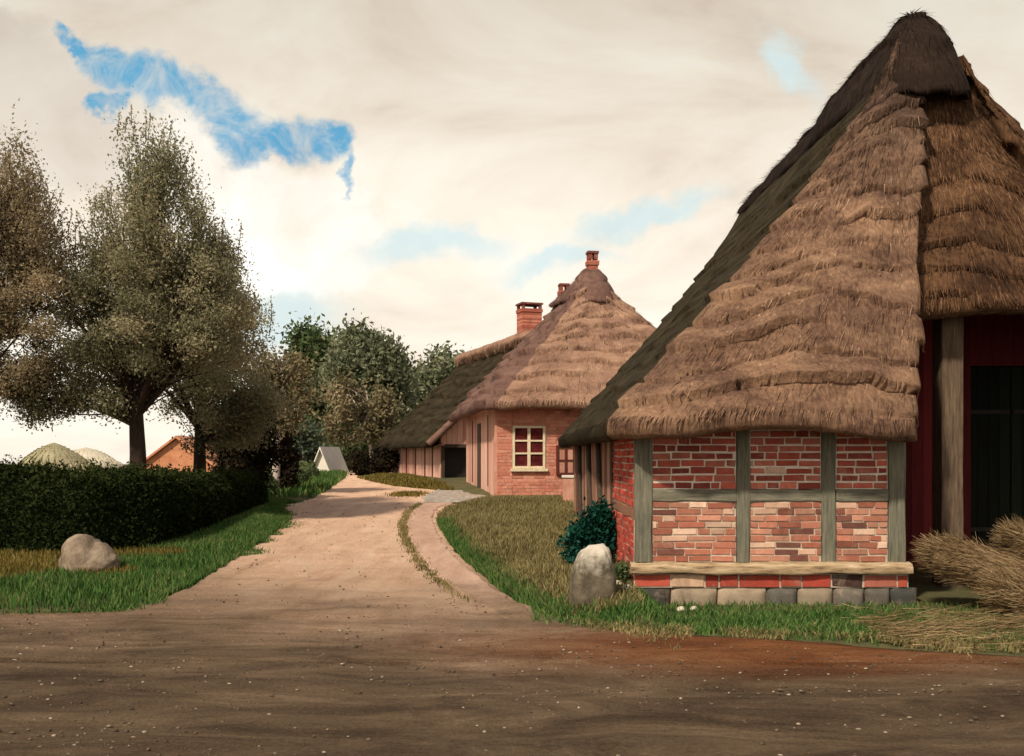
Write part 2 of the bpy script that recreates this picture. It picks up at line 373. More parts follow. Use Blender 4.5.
ribbon('road', np.concatenate([np.arange(-20, 4, 1.0), np.arange(4, 37, .12), np.arange(37, 69, .6)]), XL, XR, M['road'], .035)

PL = np.array([on_ground(*p) for p in [(640, 660), (560, 640), (500, 619), (470, 602), (440, 581), (420, 560), (409, 540), (406, 525), (412, 513), (424, 504)]])
PR_PX = [(650, 660), (590, 640), (540, 619), (510, 602), (478, 579), (452, 556), (437, 534), (432, 518), (438, 509), (452, 504)]
PRW = np.array([on_ground(*p) for p in PR_PX])
ribbon('footpath', np.arange(PL[0, 1], PL[-1, 1], .12), lambda y: np.interp(y, PL[:, 1], PL[:, 0]), lambda y: np.interp(y, PRW[:, 1], PRW[:, 0]), M['path'], lambda y: .026 + .034 * float(sstep((y - 10.6) / 3.5)), 24, .07, .012)
CL = np.array([on_ground(*p) for p in [(424, 504.5), (422, 499), (430, 494), (440, 490), (452, 487)]])
CR = np.array([on_ground(*p) for p in [(470, 504.5), (496, 499), (482, 494), (474, 490), (466, 487)]])
ribbon('forecourt', np.arange(CL[0, 1] + .1, CL[-1, 1], .2), lambda y: np.interp(y, CL[:, 1], CL[:, 0]), lambda y: np.interp(y, CR[:, 1], CR[:, 0]), M['cobble'], .075, 24, .12, .05)

# ------------------------------------------------------------------ grass, straw, gravel
def blades(name, XY, h, w, mat, lean=.35, zf=gz, zoff=0.0, flat=False, tint=None):
    n = len(XY); G = Geo()
    x, y = XY[:, 0], XY[:, 1]; z = zf(x, y) + zoff
    a = rng.uniform(0, 2 * np.pi, n); hh = h * rng.uniform(.5, 1.35, n)
    d = np.stack([np.cos(a), np.sin(a)], 1)
    ln = lean * rng.uniform(.1, 1.3, n) * hh
    b = rng.uniform(0, 2 * np.pi, n); s = np.stack([np.cos(b), np.sin(b), np.zeros(n)], 1) * (w * rng.uniform(.6, 1.3, n))[:, None]
    p0 = np.stack([x, y, z - .02], 1)
    mid = p0 + np.stack([d[:, 0] * ln * .35, d[:, 1] * ln * .35, hh * .6], 1)
    tip = p0 + np.stack([d[:, 0] * ln, d[:, 1] * ln, hh], 1)
    V = np.stack([p0 - s, p0 + s, mid + s * .7, mid - s * .7, tip], 1)
    i = np.arange(n)[:, None] * 5
    t = rng.uniform(0, 1, n) if tint is None else tint
    G.add(V, np.concatenate([i, i + 1, i + 2, i + 3], 1), tint=t)
    G.add(np.zeros((0, 3)), np.zeros((0, 3), int)) if False else None
    G.f.append(np.concatenate([i + 3, i + 2, i + 4], 1)); G.t.append(t); G.c.append(np.full((n, 3), .5)); G.m.append(np.zeros(n)); G.s.append(np.zeros(n, bool))
    return G.build(name, mat)

def sample_between(n, y0, y1, fl, fr, power=1.0):
    y = y0 + (y1 - y0) * rng.uniform(0, 1, n) ** power
    u = rng.uniform(0, 1, n)
    return np.stack([fl(y) + (fr(y) - fl(y)) * u, y], 1)

# hedge line (front foot of the hedge)
HEDGE = np.array([[-16.5, 18.6], [-11.0, 18.4], [-7.6, 18.2], [-6.75, 18.9], [-6.7, 20.5], [-7.0, 24.5], [-7.35, 30.2]])
def hedge_x(y): return np.interp(y, [12, 18.0, 18.9, 20.5, 24.5, 30.2, 32], [-15, -7.2, -6.7, -6.6, -6.9, -7.2, -8.0])

P = sample_between(52000, 12.3, 18.9, lambda y: np.maximum(XL(y) - 9.0, -14.0), lambda y: XL(y) + .06, .75)
P = P[P[:, 0] > -10.8]
yel = P[:, 0] + 1.1 * np.array([nz(a * .8, b * .8) for a, b in P]) * 2.0 - (P[:, 1] - 16.0) * .25
mask = (yel < -6.9)
tag(blades('verge_grass', P[~mask], .15, .011, M['grass_green']), kind='stuff', label='bright green verge grass along the lane edge below the hedge', cat='grass')
tag(blades('dry_grass', P[mask], .14, .011, M['grass_yellow']), kind='stuff', label='yellowish dry grass round the big boulder by the hedge', cat='grass')
P = sample_between(36000, 18.5, 31.5, lambda y: np.maximum(hedge_x(y), XL(y) - 4), lambda y: XL(y) + .08, .85)
tag(blades('verge_grass', P, .17, .014, M['grass_green']), kind='stuff', label='strip of green grass between the hedge side and the lane', cat='grass')
P = sample_between(9000, 33.5, 58, lambda y: XL(y) - 3.6, lambda y: XL(y) + .1, .7)
tag(blades('bank_grass', P, .30, .03, M['grass_green'], .4), kind='stuff', label='green grassy bank along the far end of the lane', cat='grass')
# lawn between footpath and farmhouse
P = sample_between(60000, 12.0, 31.5, XR, lambda y: np.where(y < 13.3, 1.6, np.where(y < 27, 1.66, 3.2)), .8)
tag(blades('lawn', P, .14, .012, M['grass_olive'], .5), kind='stuff', label='dry olive grass mound between the footpath and the farmhouse', cat='grass')
# darker green edge of the lawn by the path
y = 12 + 13 * rng.uniform(0, 1, 9000); P = np.stack([XR(y) + np.abs(rng.normal(0, .16, 9000)) - .03, y], 1)
tag(blades('edge_grass', P, .17, .012, M['grass_green'], .5), kind='stuff', label='dark green grass fringe along the edge of the footpath', cat='grass')
# strip in front of the brick front
n = 26000; x = rng.uniform(.25, 6.2, n); u = rng.uniform(0, 1, n) ** .8
y0 = np.interp(x, [.2, 1.6, 3.5, 5.0, 6.5], [11.7, 11.2, 10.75, 10.3, 10.0]); y1 = 13.2
y = y0 + (y1 - y0) * u + rng.normal(0, .10, n); keep = (y < 13.18) & (rng.uniform(0, 1, n) < np.interp(x, [0, 5, 6.2], [1, .9, .35]))
keep &= ~((x > 1.7) & (y > 12.35 + .3 * np.sin(x * 2.1)) & (rng.uniform(0, 1, n) < .75))
tag(blades('foundation_grass', np.stack([x, y], 1)[keep], .095, .010, M['grass_green'], .7), kind='stuff', label='green grass strip along the foot of the brick front', cat='grass')
n = 9000; y = 11.9 + 20 * rng.uniform(0, 1, n) ** 1.3; sp = np.array([nz(q * 1.7, 4.4) for q in y])
x = XL(y) + np.abs(rng.normal(0, .20, n)) * np.clip(.3 + 1.6 * sp, .1, 1.3) - .05; k = x > -10.5
tag(blades('edge_tufts', np.stack([x, y], 1)[k], .085, .010, M['grass_green'], .9, zf=lambda x, y: base_g(y) + .03), kind='stuff', label='ragged grass tufts creeping over the left edge of the lane', cat='grass')
n = 6000; x = rng.uniform(.2, 6.4, n); ye = np.interp(x, [.2, 1.6, 3.5, 5.0, 6.5], [11.8, 11.15, 10.7, 10.3, 10.0]); sp = np.array([nz(q * 1.6, 8.4) + .5 * nz(q * 5, 3.1) for q in x]); kk = sp > rng.uniform(-.35, .45, n); x, ye, sp, n = x[kk], ye[kk], sp[kk], int(kk.sum())
y = ye - np.abs(rng.normal(0, .30, n)) * np.clip(.5 + 1.3 * sp, .1, 1.4) + .25
tag(blades('edge_tufts', np.stack([x, y], 1), .075, .010, M['grass_olive'], .9, zf=lambda x, y: base_g(y) + .03), kind='stuff', label='ragged olive tufts at the road edge before the brick front', cat='grass')
# strip between lane and footpath
y = rng.uniform(13.2, 31, 4200); xx = np.interp(y, PL[:, 1], PL[:, 0]) - .08 + rng.normal(0, .07, 4200)
k = rng.uniform(0, 1, 4200) + .5 * np.array([nz(q * 1.4, 2.2) for q in y]) < np.interp(y, [13, 16, 22, 31], [.15, .6, 1, 1])
tag(blades('strip_grass', np.stack([xx, y], 1)[k], .07, .011, M['grass_olive'], .5, zf=lambda x, y: base_g(y) + .04), kind='stuff', label='thin line of worn grass between the lane and the footpath', cat='grass')
P = sample_between(9000, 38, 52, lambda y: XR(y) - .1, lambda y: np.interp(y, [38, 44, 46, 52], [-2.2, -3.6, -4.0, -5.6]), 1)
tag(blades('far_grass', P, .16, .03, M['grass_yellow'], .5), kind='stuff', label='yellow green grass patch in front of the low barn', cat='grass')
P = on_ground(408, 496) + rng.normal(0, 1, (900, 2)) * np.array([.32, .55])
tag(blades('far_grass', P, .12, .02, M['grass_yellow'], .5, zf=lambda x, y: base_g(y) + .05), kind='stuff', label='small grass island in the lane before the grey forecourt', cat='grass')

def strands(G, p, d, ln, w, tint, mat=0, nrm=None):
    """thin flat straws: start p, direction d, length ln"""
    n = len(p); s = np.cross(d, rng.normal(0, 1, (n, 3)) if nrm is None else nrm)
    s /= np.linalg.norm(s, axis=1)[:, None] + 1e-9; s = s * np.broadcast_to(w, (n,))[:, None]
    q = p + d * np.broadcast_to(ln, (n,))[:, None]
    V = np.stack([p - s, p + s, q + s * .4, q - s * .4], 1)
    i = np.arange(n)[:, None] * 4
    G.add(V, np.concatenate([i, i + 1, i + 2, i + 3], 1), tint=tint, mat=mat)

# fallen straw, bottom right
n = 2600; G = Geo()
x = rng.uniform(3.9, 7.2, n); y = np.interp(x, [3.9, 5.2, 7.2], [10.9, 11.4, 11.4]) + rng.normal(0, .55, n)
k = (y > 9.9) & (y < 13); x, y = x[k], y[k]; n = len(x)
a = rng.normal(.05, .5, n); d = np.stack([np.cos(a), np.sin(a), rng.normal(.02, .12, n)], 1)
strands(G, np.stack([x, y, gz(x, y) + rng.uniform(.02, .12, n)], 1), d, rng.uniform(.10, .42, n), .0035, rng.uniform(0, .8, n))
tag(G.build('fallen_straw', M['straw']), kind='stuff', label='loose pale straw scattered over the ground below the straw sheaves', cat='straw')

def pebbles(name, P, smin, smax, mat, zf, label):
    bm = bmesh.new(); bmesh.ops.create_icosphere(bm, subdivisions=1, radius=1)
    bv = np.array([v.co[:] for v in bm.verts]); bf = np.array([[v.index for v in f.verts] for f in bm.faces]); bm.free()
    G = Geo()
    for x, y in P:
        s = (smin + (smax - smin) * rng.uniform() ** 3) * np.array([rng.uniform(.8, 1.6), rng.uniform(.8, 1.3), .6])
        v = bv * s * rng.uniform(.85, 1.15, (len(bv), 1)) + [x, y, float(zf(x, y)) + s[2] * .25]
        G.add(v, bf, tint=rng.uniform(0, 1), smooth=True)
    return tag(G.build(name, mat), kind='stuff', label=label, cat='gravel')
n = 16000; yy = 4.8 + 9 * rng.uniform(0, 1, n) ** 1.4; xx = rng.uniform(-6.5, 6.5, n)
k = (xx > XL(yy) + .2) & (xx < XR(yy) - .2)
k &= (np.array([nz(a * .5, b * .8, 3) for a, b in zip(xx, yy)]) + rng.uniform(-.5, .5, n)) > .0
pebbles('gravel', np.stack([xx, yy], 1)[k], .003, .018, M['pebble'], lambda x, y: base_g(y) + .035, 'small pale pebbles lying on the dark earth of the crossing')
yy = rng.uniform(14, 36, 420); xx = rng.uniform(XL(yy) + .2, XR(yy) - .2)
pebbles('gravel', np.stack([xx, yy], 1), .006, .022, M['pebble'], lambda x, y: base_g(y) + .05, 'scattered small stones on the sandy lane')

# ------------------------------------------------------------------ thatch roofs
def thatch_sheet(G, eave, top, nv, p=.92, course=.42, amp=.10, mat=0, seed=0.0, lip=.8, mat_fn=None, strand_n=0, strand_len=.17, strand_w=.007, strand_mat=None, amp_fn=None, thick=1.0):
    """a sheet of thatch from the eave polyline to the ridge polyline: laid in courses with uneven lower edges and a rolled eave"""
    eave = np.asarray(eave, float); top = np.asarray(top, float); nu = len(eave)
    t = np.linspace(0, 1, nv)
    d = 1 - t
    XY = eave[:, None, :2] * d[None, :, None] + top[:, None, :2] * t[None, :, None]
    Z = top[:, 2][:, None] - (top[:, 2] - eave[:, 2])[:, None] * (d ** p)[None, :]
    Pm = np.concatenate([XY, Z[..., None]], -1)
    tu = np.gradient(Pm, axis=0); tv = np.gradient(Pm, axis=1)
    nrm = np.cross(tu, tv); ln = np.linalg.norm(nrm, axis=-1, keepdims=True); nrm = nrm / (ln + 1e-9)
    slope = np.concatenate([np.zeros((nu, 1)), np.cumsum(np.linalg.norm(np.diff(Pm, axis=1), axis=-1), 1)], 1)
    al = np.concatenate([[0], np.cumsum(np.linalg.norm(np.diff(eave, axis=0), axis=1))])
    D = np.zeros((nu, nv))
    for i in range(nu):
        for j in range(nv):
            a, s = al[i], slope[i, j]; q = Pm[i, j]
            wob = .30 * nz(a * .6 + seed, s * .5) + .10 * nz(a * 2.6 + seed, s * 2) + .40 * nz(a * .22 + seed, s * .75, 4.4)
            c = s / course + wob / course * .8 + .35 * nz(a * .16, 5.1 + seed)
            fr = c - math.floor(c)
            am = amp * min(1.6, max(.04, .52 + 2.5 * nz(a * .50 + 9 + seed, math.floor(c) * 1.7)))
            D[i, j] = (am * (1 - fr) - ((.07 if course < .6 else .11) * min(1.5, am / .09) * min(1, (fr - .84) / .05) if fr > .84 else 0.0)) * (1 - .6 * sstep((t[j] - .8) / .15)) + .03 * nz(q[0] * 2.5, q[1] * 2.5, q[2] * 2.5) + .012 * nz(a * 14 + seed, s * 1.2) + .09 * nz(q[0] * .55 + seed, q[1] * .55, q[2] * .55)
            D[i, j] *= min(1.0, .35 + s * 1.2) * (1.0 if amp_fn is None else amp_fn(i))
    Q = Pm + nrm * D[..., None]
    # rolled eave: rows under the edge
    inw = top[:, :2] - eave[:, :2]; inw /= np.linalg.norm(inw, axis=1)[:, None] + 1e-9
    rows = []
    for din, dz in ((lip, -.02), (lip * .55, -.12), (.20, -.24), (.07, -.25), (-.015, -.18), (-.03, -.08)):
        r = np.concatenate([eave[:, :2] + inw * din * (thick + (1 - thick) * (din > .3)), (eave[:, 2] + dz * thick)[:, None]], 1)
        r = r + .025 * np.stack([[nz(a * 5, dz * 9, seed + 1), nz(a * 5, dz * 9, seed + 7), nz(a * 5, dz * 9, seed + 4)] for a in al])
        rows.append(r)
    full = np.concatenate([np.stack(rows, 1), Q], 1)
    nvt = full.shape[1]
    mats = np.full(nu - 1, mat) if mat_fn is None else np.array([mat_fn(i) for i in range(nu - 1)])
    fa = grid_faces(nu, nvt)
    pm = np.repeat(mats, nvt - 1)
    for mm in np.unique(mats):
        G.add(full if mm == np.unique(mats)[0] else np.zeros((0, 3)), fa[pm == mm] if mm == np.unique(mats)[0] else fa[pm == mm] - 0, tint=.5, mat=int(mm), smooth=True) if mm == np.unique(mats)[0] else _addf(G, fa[pm == mm], len(full.reshape(-1, 3)), int(mm))
    if strand_n:
        i = rng.integers(0, nu - 1, strand_n * 2)
        # weight by eave spacing
        seg = np.linalg.norm(np.diff(full[:, nvt // 2], axis=0), axis=1); i = rng.choice(nu - 1, strand_n, p=seg / seg.sum())
        j = np.where(rng.uniform(0, 1, strand_n) < .12, 6, rng.integers(7, nvt - 1, strand_n)); fu = rng.uniform(0, 1, strand_n)[:, None]; fv = rng.uniform(0, 1, strand_n)[:, None]
        jj = np.minimum(j + 1, nvt - 1)
        p = (full[i, j] * (1 - fu) + full[i + 1, j] * fu) * (1 - fv) + (full[i, jj] * (1 - fu) + full[i + 1, jj] * fu) * fv
        k = np.clip(j - 6, 0, nv - 1); nn = nrm[i, k]
        dn = -(tv[i, k] / (np.linalg.norm(tv[i, k], axis=1)[:, None] + 1e-9))
        dd = dn + nn * rng.uniform(-.03, .06, strand_n)[:, None] + rng.normal(0, .12, (strand_n, 3)); dd /= np.linalg.norm(dd, axis=1)[:, None]
        wmat = np.array([strand_mat if strand_mat is not None else mats[a] for a in i])
        tt = np.clip(rng.normal(.5, .15, strand_n) + .25 * np.array([nz(q[0] * .9, q[1] * .9, q[2] * .9) for q in p]), 0, 1)
        for mm in np.unique(wmat):
            s = wmat == mm
            strands(G, p[s] + nn[s] * .006, dd[s], rng.uniform(.5, 1.3, s.sum()) * strand_len, strand_w, tt[s], int(mm), nrm=nn[s])
    return full, nrm

def _addf(G, f, nverts, mat):
    """faces on the vertices added last"""
    f = f + (G.n - nverts)
    G.f.append(f); G.t.append(np.full(len(f), .5)); G.c.append(np.full((len(f), 3), .5)); G.m.append(np.full(len(f), mat)); G.s.append(np.full(len(f), True))

def ridge_roll(G, a, b, r, n=26, seg=46, r1=None, flat=.8, mat=0, droop=.35, strand_n=2500, seed=0):
    """saddle of thatch along the ridge, blunt rounded ends"""
    a = np.array(a, float); b = np.array(b, float); ax = (b - a) / np.linalg.norm(b - a)
    sx = np.cross(ax, [0, 0, 1.0]); sx /= np.linalg.norm(sx)
    s = .5 - .5 * np.cos(np.linspace(0, np.pi, seg)); s = .5 * s + .5 * np.linspace(0, 1, seg); pts = []
    L = np.linalg.norm(b - a)
    for q in s:
        e = min(q, 1 - q) * L; k = (max(0.0, 1 - (1 - min(1, (e + .004) / (r * 1.3))) ** 2.6)) ** .5; rq = r + ((r1 or r) - r) * min(1, q * L / 2.5)
        c = a + (b - a) * q - np.array([0, 0, droop * r * (1 - k)])
        an = np.linspace(0, 2 * np.pi, n, endpoint=False)
        rr = rq * k * (1 + .10 * np.array([nz(math.cos(x) * 1.4 + seed, math.sin(x) * 1.4, q * L * .7) for x in an]) + .05 * np.array([nz(math.cos(x) * 6 + seed, math.sin(x) * 6, q * L * 2) for x in an]))
        pts.append(c + (np.cos(an) * rr)[:, None] * sx + (np.sin(an) * rr * flat)[:, None] * np.array([0, 0, 1.0]))
    V = np.array(pts); i, j = np.meshgrid(np.arange(seg - 1), np.arange(n), indexing='ij'); j2 = (j + 1) % n
    G.add(V, np.stack([i * n + j, (i + 1) * n + j, (i + 1) * n + j2, i * n + j2], -1).reshape(-1, 4), smooth=True, mat=mat)
    ii = rng.integers(0, seg, strand_n); jj = rng.integers(0, n, strand_n)
    p = V[ii, jj]; c = V[ii].mean(1); o = p - c; o /= np.linalg.norm(o, axis=1)[:, None] + 1e-9
    g = np.array([0, 0, -1.0]) - o * (o @ np.array([0, 0, -1.0]))[:, None]; qq = (p - a) @ ax; g -= ax * np.clip(1 - qq / (r * 1.2), 0, 1)[:, None] * np.clip(o[:, 2], 0, 1)[:, None]
    dd = g + sx * np.sign(o @ sx)[:, None] * .30 + rng.normal(0, .16, (strand_n, 3)); dd -= o * np.maximum(0, (dd * o).sum(1) - .04)[:, None]; dd /= np.linalg.norm(dd, axis=1)[:, None]
    strands(G, p, dd, rng.uniform(.12, .38, strand_n), .008, rng.uniform(0, 1, strand_n), mat)

def hood(G, cx, yf, yb, rz, w, ez, fwd, seed, mat=0, strand_n=5000, sl=.2, sw=.007):
    """saddle of older thatch draped over the ridge and round its front end"""
    ev, tp = [], []
    drop = lambda y: np.interp(y, [yf, yf + 3, yb - .5, yb], [0, .45, (rz - ez) * .62, (rz - ez) * .72])
    nar = lambda y: np.interp(y, [yf, yf + 4, yb], [1, .62, .36])
    for y in np.linspace(yb, yf + .5, 40): ev.append((cx - w * nar(y) - .04 * math.sin(y * 3), y, ez + drop(y) + .06 * nz(y, seed))); tp.append((cx - .02, y + .05, rz - .25 * (1 - nar(y))))
    for a in np.linspace(0, 180, 40):
        ca, sa = math.cos(R(a)), math.sin(R(a))
        ev.append((cx - w * math.copysign(abs(ca) ** .8, ca), yf + .45 - (fwd + .45) * sa ** .8, ez - .16 * sa + .07 * nz(a * .06, seed, 2))); tp.append((cx - .06 * ca, yf + .45 - .06 * sa, rz))
    for y in np.linspace(yf + .5, yb, 40): ev.append((cx + w * nar(y) + .04 * math.sin(y * 3), y, ez + drop(y) + .06 * nz(y, seed + 5))); tp.append((cx + .02, y + .05, rz - .25 * (1 - nar(y))))
    thatch_sheet(G, ev, tp, 40, p=1.75, course=.9, amp=.035, mat=mat, seed=seed, lip=.35, thick=.45, strand_n=strand_n, strand_len=sl, strand_w=sw)

# ------------------------------------------------------------------ bricks
def brick_panel(name, o, ux, nrm, w, h, parent, palette, bl=.36, bh=.105, joint=.017, mortar='mortar'):
    """o lower-left corner, ux along the wall, nrm outward; bricks stand a little proud of their lime joints, each its own tone"""
    o = np.array(o, float); ux = np.array(ux, float); nrm = np.array(nrm, float); up = np.array([0, 0, 1.0])
    G = Geo()
    q = np.array([o - nrm * .05, o + ux * w - nrm * .05, o + ux * w + up * h - nrm * .05, o + up * h - nrm * .05]); f = q + nrm * .052
    G.add(np.concatenate([q, f]), np.array([[4, 5, 6, 7], [0, 3, 2, 1], [0, 1, 5, 4], [1, 2, 6, 5], [2, 3, 7, 6], [3, 0, 4, 7]]), mat=1)
    rows = max(1, int(round(h / bh))); rh = h / rows
    for r in range(rows):
        x = -bl * (.5 if r % 2 else 0) - rng.uniform(0, .06)
        while x < w - .02:
            L = bl * rng.uniform(.72, 1.2)
            if rng.uniform() < .14: L *= .55
            a, b = max(x, 0) + joint * .5, min(x + L, w) - joint * .5
            x += L
            if b - a < .03: continue
            z0 = r * rh + joint * .5 + rng.normal(0, .004); z1 = (r + 1) * rh - joint * .5 + rng.normal(0, .004)
            z0 = max(z0, .002); z1 = min(z1, h - .002)
            pr = .010 + rng.uniform(0, .014)
            e = .006
            c0 = np.array([[a, z0], [b, z0], [b, z1], [a, z1]]) + rng.normal(0, .003, (4, 2))
            c1 = c0 + np.array([[e, e], [-e, e], [-e, -e], [e, -e]])
            back = o + c0[:, :1] * ux + c0[:, 1:] * up + nrm * .0
            front = o + c1[:, :1] * ux + c1[:, 1:] * up + nrm * pr
            col = palette(r / max(1, rows - 1), (a + b) / 2 / w)
            G.add(np.concatenate([back, front]), np.array([[4, 5, 6, 7], [0, 1, 5, 4], [1, 2, 6, 5], [2, 3, 7, 6], [3, 0, 4, 7]]), col=col)
    return G.build(name, [M['brick'], M[mortar]], parent)

def pick(cols, var=.18):
    c = np.array(cols[rng.integers(0, len(cols))]); return np.clip(c * rng.normal(1, var), .01, .9)
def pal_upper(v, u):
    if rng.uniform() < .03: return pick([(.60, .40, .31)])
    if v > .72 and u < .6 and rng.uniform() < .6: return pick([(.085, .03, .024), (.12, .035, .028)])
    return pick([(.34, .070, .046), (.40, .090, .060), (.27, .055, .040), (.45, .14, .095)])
def pal_lower(v, u):
    k = rng.uniform()
    if k < .16: return pick([(.64, .44, .33), (.58, .37, .27)], .1)
    if k < .24: return pick([(.15, .06, .046)])
    return pick([(.36, .135, .088), (.41, .165, .11), (.32, .11, .072), (.44, .21, .145)])
def pal_red(v, u):
    return pick([(.40, .055, .034), (.46, .075, .048), (.34, .045, .03)])
def pal_plinth(v, u):
    k = rng.uniform()
    if k < .3: return pick([(.05, .026, .022), (.07, .03, .026)])
    if k < .42: return pick([(.60, .40, .27)])
    return pick([(.38, .06, .04), (.45, .085, .055), (.44, .14, .10)])
def pal_pinkred(v, u):
    return pick([(.56, .235, .165), (.54, .21, .145), (.60, .27, .195), (.52, .19, .13)], .05)

# ------------------------------------------------------------------ the big farmhouse
def farmhouse():
    root = thing('thatched_farmhouse', 'big half-timbered brick farmhouse in front with a towering mossy-edged thatched roof', 'farmhouse', (1.64, 13.3, 0))
    O = np.array([1.64, 13.3, 0]); 
    def loc(p): return np.array(p, float) - O
    XA, XB, YF = 1.64, 5.23, 13.3
    # walls behind the facing
    def solid(name, boxes, mat):
        G = Geo()
        for lo, hi in boxes: box(G, loc(lo), loc(hi))
        return G.build(name, mat, root)
    solid('wall_core', [((1.72, 13.40, -.2), (5.16, 13.55, 2.72)), ((1.72, 13.55, -.2), (1.86, 26.2, 2.72)), ((5.06, 13.55, -.2), (5.16, 14.25, 2.6)), ((5.06, 14.251, -.2), (5.16, 15.3, 3.4)), ((5.06, 15.301, -.2), (5.16, 17.05, 4.9)), ((10.75, 13.45, -.2), (10.9, 26.2, 2.6)), ((9.45, 13.40, -.2), (10.75, 13.55, 2.72)), ((9.45, 13.55, -.2), (9.55, 17.05, 4.9))], M['mortar'])
    # front: foundation, brick course, sill beam
    G = Geo(); x = XA - .06
    tones = [(.045, .042, .036), (.28, .225, .16), (.33, .26, .185), (.10, .092, .078), (.25, .20, .145), (.13, .115, .095), (.10, .09, .075), (.05, .052, .047)]
    wds = [.52, .62, .66, .40, .48, .42, .34, .36]
    for wd, tn in zip(wds, tones):
        n = 9; u = np.linspace(-1, 1, n)
        a, b = np.meshgrid(u, u, indexing='ij')
        sx = np.sign(a) * np.abs(a) ** .8; sz = np.sign(b) * np.abs(b) ** .8
        bul = (1 - np.abs(a) ** 5) * (1 - np.abs(b) ** 5)
        pts = np.stack([x + wd * (.5 + .485 * sx), YF - .02 - .11 * bul, -.08 + .325 * (.5 + .485 * sz)], -1).reshape(-1, 3)
        pts += .014 * np.stack([nz_arr(pts * 5 + 3), nz_arr(pts * 5 + 31), nz_arr(pts * 5 + 61)], 1)
        G.add(pts - O, grid_faces(n, n), col=tn, smooth=True); x += wd
    box(G, loc((XA - .03, YF + .005, -.15)), loc((XB - .03, YF + .10, .245)), col=(.22, .18, .13))
    G.build('foundation', M['stone'], root)
    brick_panel('plinth_course', loc((XA - .02, YF - .05, .245)), (1, 0, 0), (0, -1, 0), XB - XA + .04, .175, root, pal_plinth, .47, .175, .02)
    G = Geo(); n = 40
    xs = np.linspace(XA - .07, XB + .05, n)
    prof = np.array([[.0, .425], [-.135, .43], [-.15, .455], [-.145, .53], [-.12, .565], [.0, .575]])
    V = np.array([[[xx, YF + a + .018 * nz(xx * 3, k), b + .024 * nz(xx * 2.0, 7 + k * .3) + .008 * nz(xx * 9, k)] for k, (a, b) in enumerate(prof)] for xx in xs]) - O
    G.add(V, grid_faces(n, len(prof)), smooth=True)
    for end, rev in ((V[0], False), (V[-1], True)): G.add(end, np.array([[0, 1, 2, 3, 4, 5]])[:, ::(1 if rev else -1)])
    G.build('sill_beam', M['ledge'], root)
    # posts
    posts = [(1.64, 1.86), (2.985, 3.155), (4.115, 4.30), (5.00, 5.23)]
    def timber(name, lo, hi, mat, axis):
        G = Geo(); k = 14
        s = np.linspace(0, 1, k); lo = np.array(lo); hi = np.array(hi)
        rings = []
        for q in s:
            c = np.array(lo); d = np.array(hi)
            c[axis] = d[axis] = lo[axis] + (hi[axis] - lo[axis]) * q
            oth = [i for i in range(3) if i != axis]
            w = .020 * np.array([nz(lo[0] * 3 + q * 4, i * 2.3, lo[2]) for i in range(4)])
            r = []
            for (aa, bb), ww in zip(((0, 0), (1, 0), (1, 1), (0, 1)), w):
                p = np.array(c); p[oth[0]] = (lo, hi)[aa][oth[0]] + ww; p[oth[1]] = (lo, hi)[bb][oth[1]] + ww * .6; r.append(p)
            rings.append(r)
        V = np.array(rings) - O
        i, j = np.meshgrid(np.arange(k - 1), np.arange(4), indexing='ij'); j2 = (j + 1) % 4
        f = np.stack([i * 4 + j, i * 4 + j2, (i + 1) * 4 + j2, (i + 1) * 4 + j], -1).reshape(-1, 4)
        if axis == 1: f = f[:, ::-1]
        G.add(V, f); G.add(V[0], np.array([[0, 3, 2, 1]])); G.add(V[-1], np.array([[0, 1, 2, 3]]))
        return bevel(G.build(name, mat, root), .012, 2)
    for a, b in posts: timber('timber_post', (a, YF - .035, .578), (b, YF + .12, 2.66), M['timber'], 2)
    for (a, b), (c, d) in zip(posts[:-1], posts[1:]):
        timber('timber_rail', (b + .004, YF - .028, 1.385), (c - .004, YF + .1, 1.54), M['timber_rail'], 0)
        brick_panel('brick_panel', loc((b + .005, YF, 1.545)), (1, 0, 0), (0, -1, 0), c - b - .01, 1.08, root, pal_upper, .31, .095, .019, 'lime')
        brick_panel('brick_panel', loc((b + .005, YF, .58)), (1, 0, 0), (0, -1, 0), c - b - .01, .80, root, pal_lower, .31, .092, .015)
    # left side: brick bay, then planked wall with dark struts
    YS = 16.1
    brick_panel('side_brick_panel', loc((XA, YS, 1.30)), (0, -1, 0), (-1, 0, 0), YS - YF - .13, 1.36, root, pal_red, .30, .10)
    brick_panel('side_brick_panel', loc((XA, YS, -.05)), (0, -1, 0), (-1, 0, 0), YS - YF - .13, 1.18, root, pal_red, .30, .10)
    timber('side_rail', (XA - .02, YF + .13, 1.135), (XA + .1, YS, 1.295), M['planks'], 1)
    timber('side_post', (XA - .04, YS + .005, -.05), (XA + .1, YS + .2, 2.66), M['strut'], 2)
    G = Geo(); y = YS + .21
    while y < 26.2:
        w = rng.uniform(.34, .52); box(G, loc((XA - .005 - rng.uniform(0, .02), y, -.05)), loc((XA + .07, min(y + w - .02, 26.25), 2.66)), tint=rng.uniform(0, 1)); y += w
    G.build('plank_wall', M['planks'], root)
    for ya, yb in ((17.3, 18.6), (20.0, 20.9), (23.0, 23.6)):
        G = Geo(); tube(G, [loc((XA - .05, ya, .1)), loc((XA - .05, (ya + yb) / 2 + .1, 1.4)), loc((XA - .05, yb, 2.62))], [.06, .058, .055], 8)
        G.build('side_brace', M['strut'], root)
    # entrance bay: maroon boarded wall, post, big dark doors
    YB = 17.0
    G = Geo(); x = 5.17
    while x < 7.70:
        w = .203; box(G, loc((x, YB + rng.uniform(0, .015), -.05)), loc((x + w - .010, YB + .08, 4.9)), tint=rng.uniform(0, 1)); x += w
    G.build('boarded_wall', M['maroon'], root)
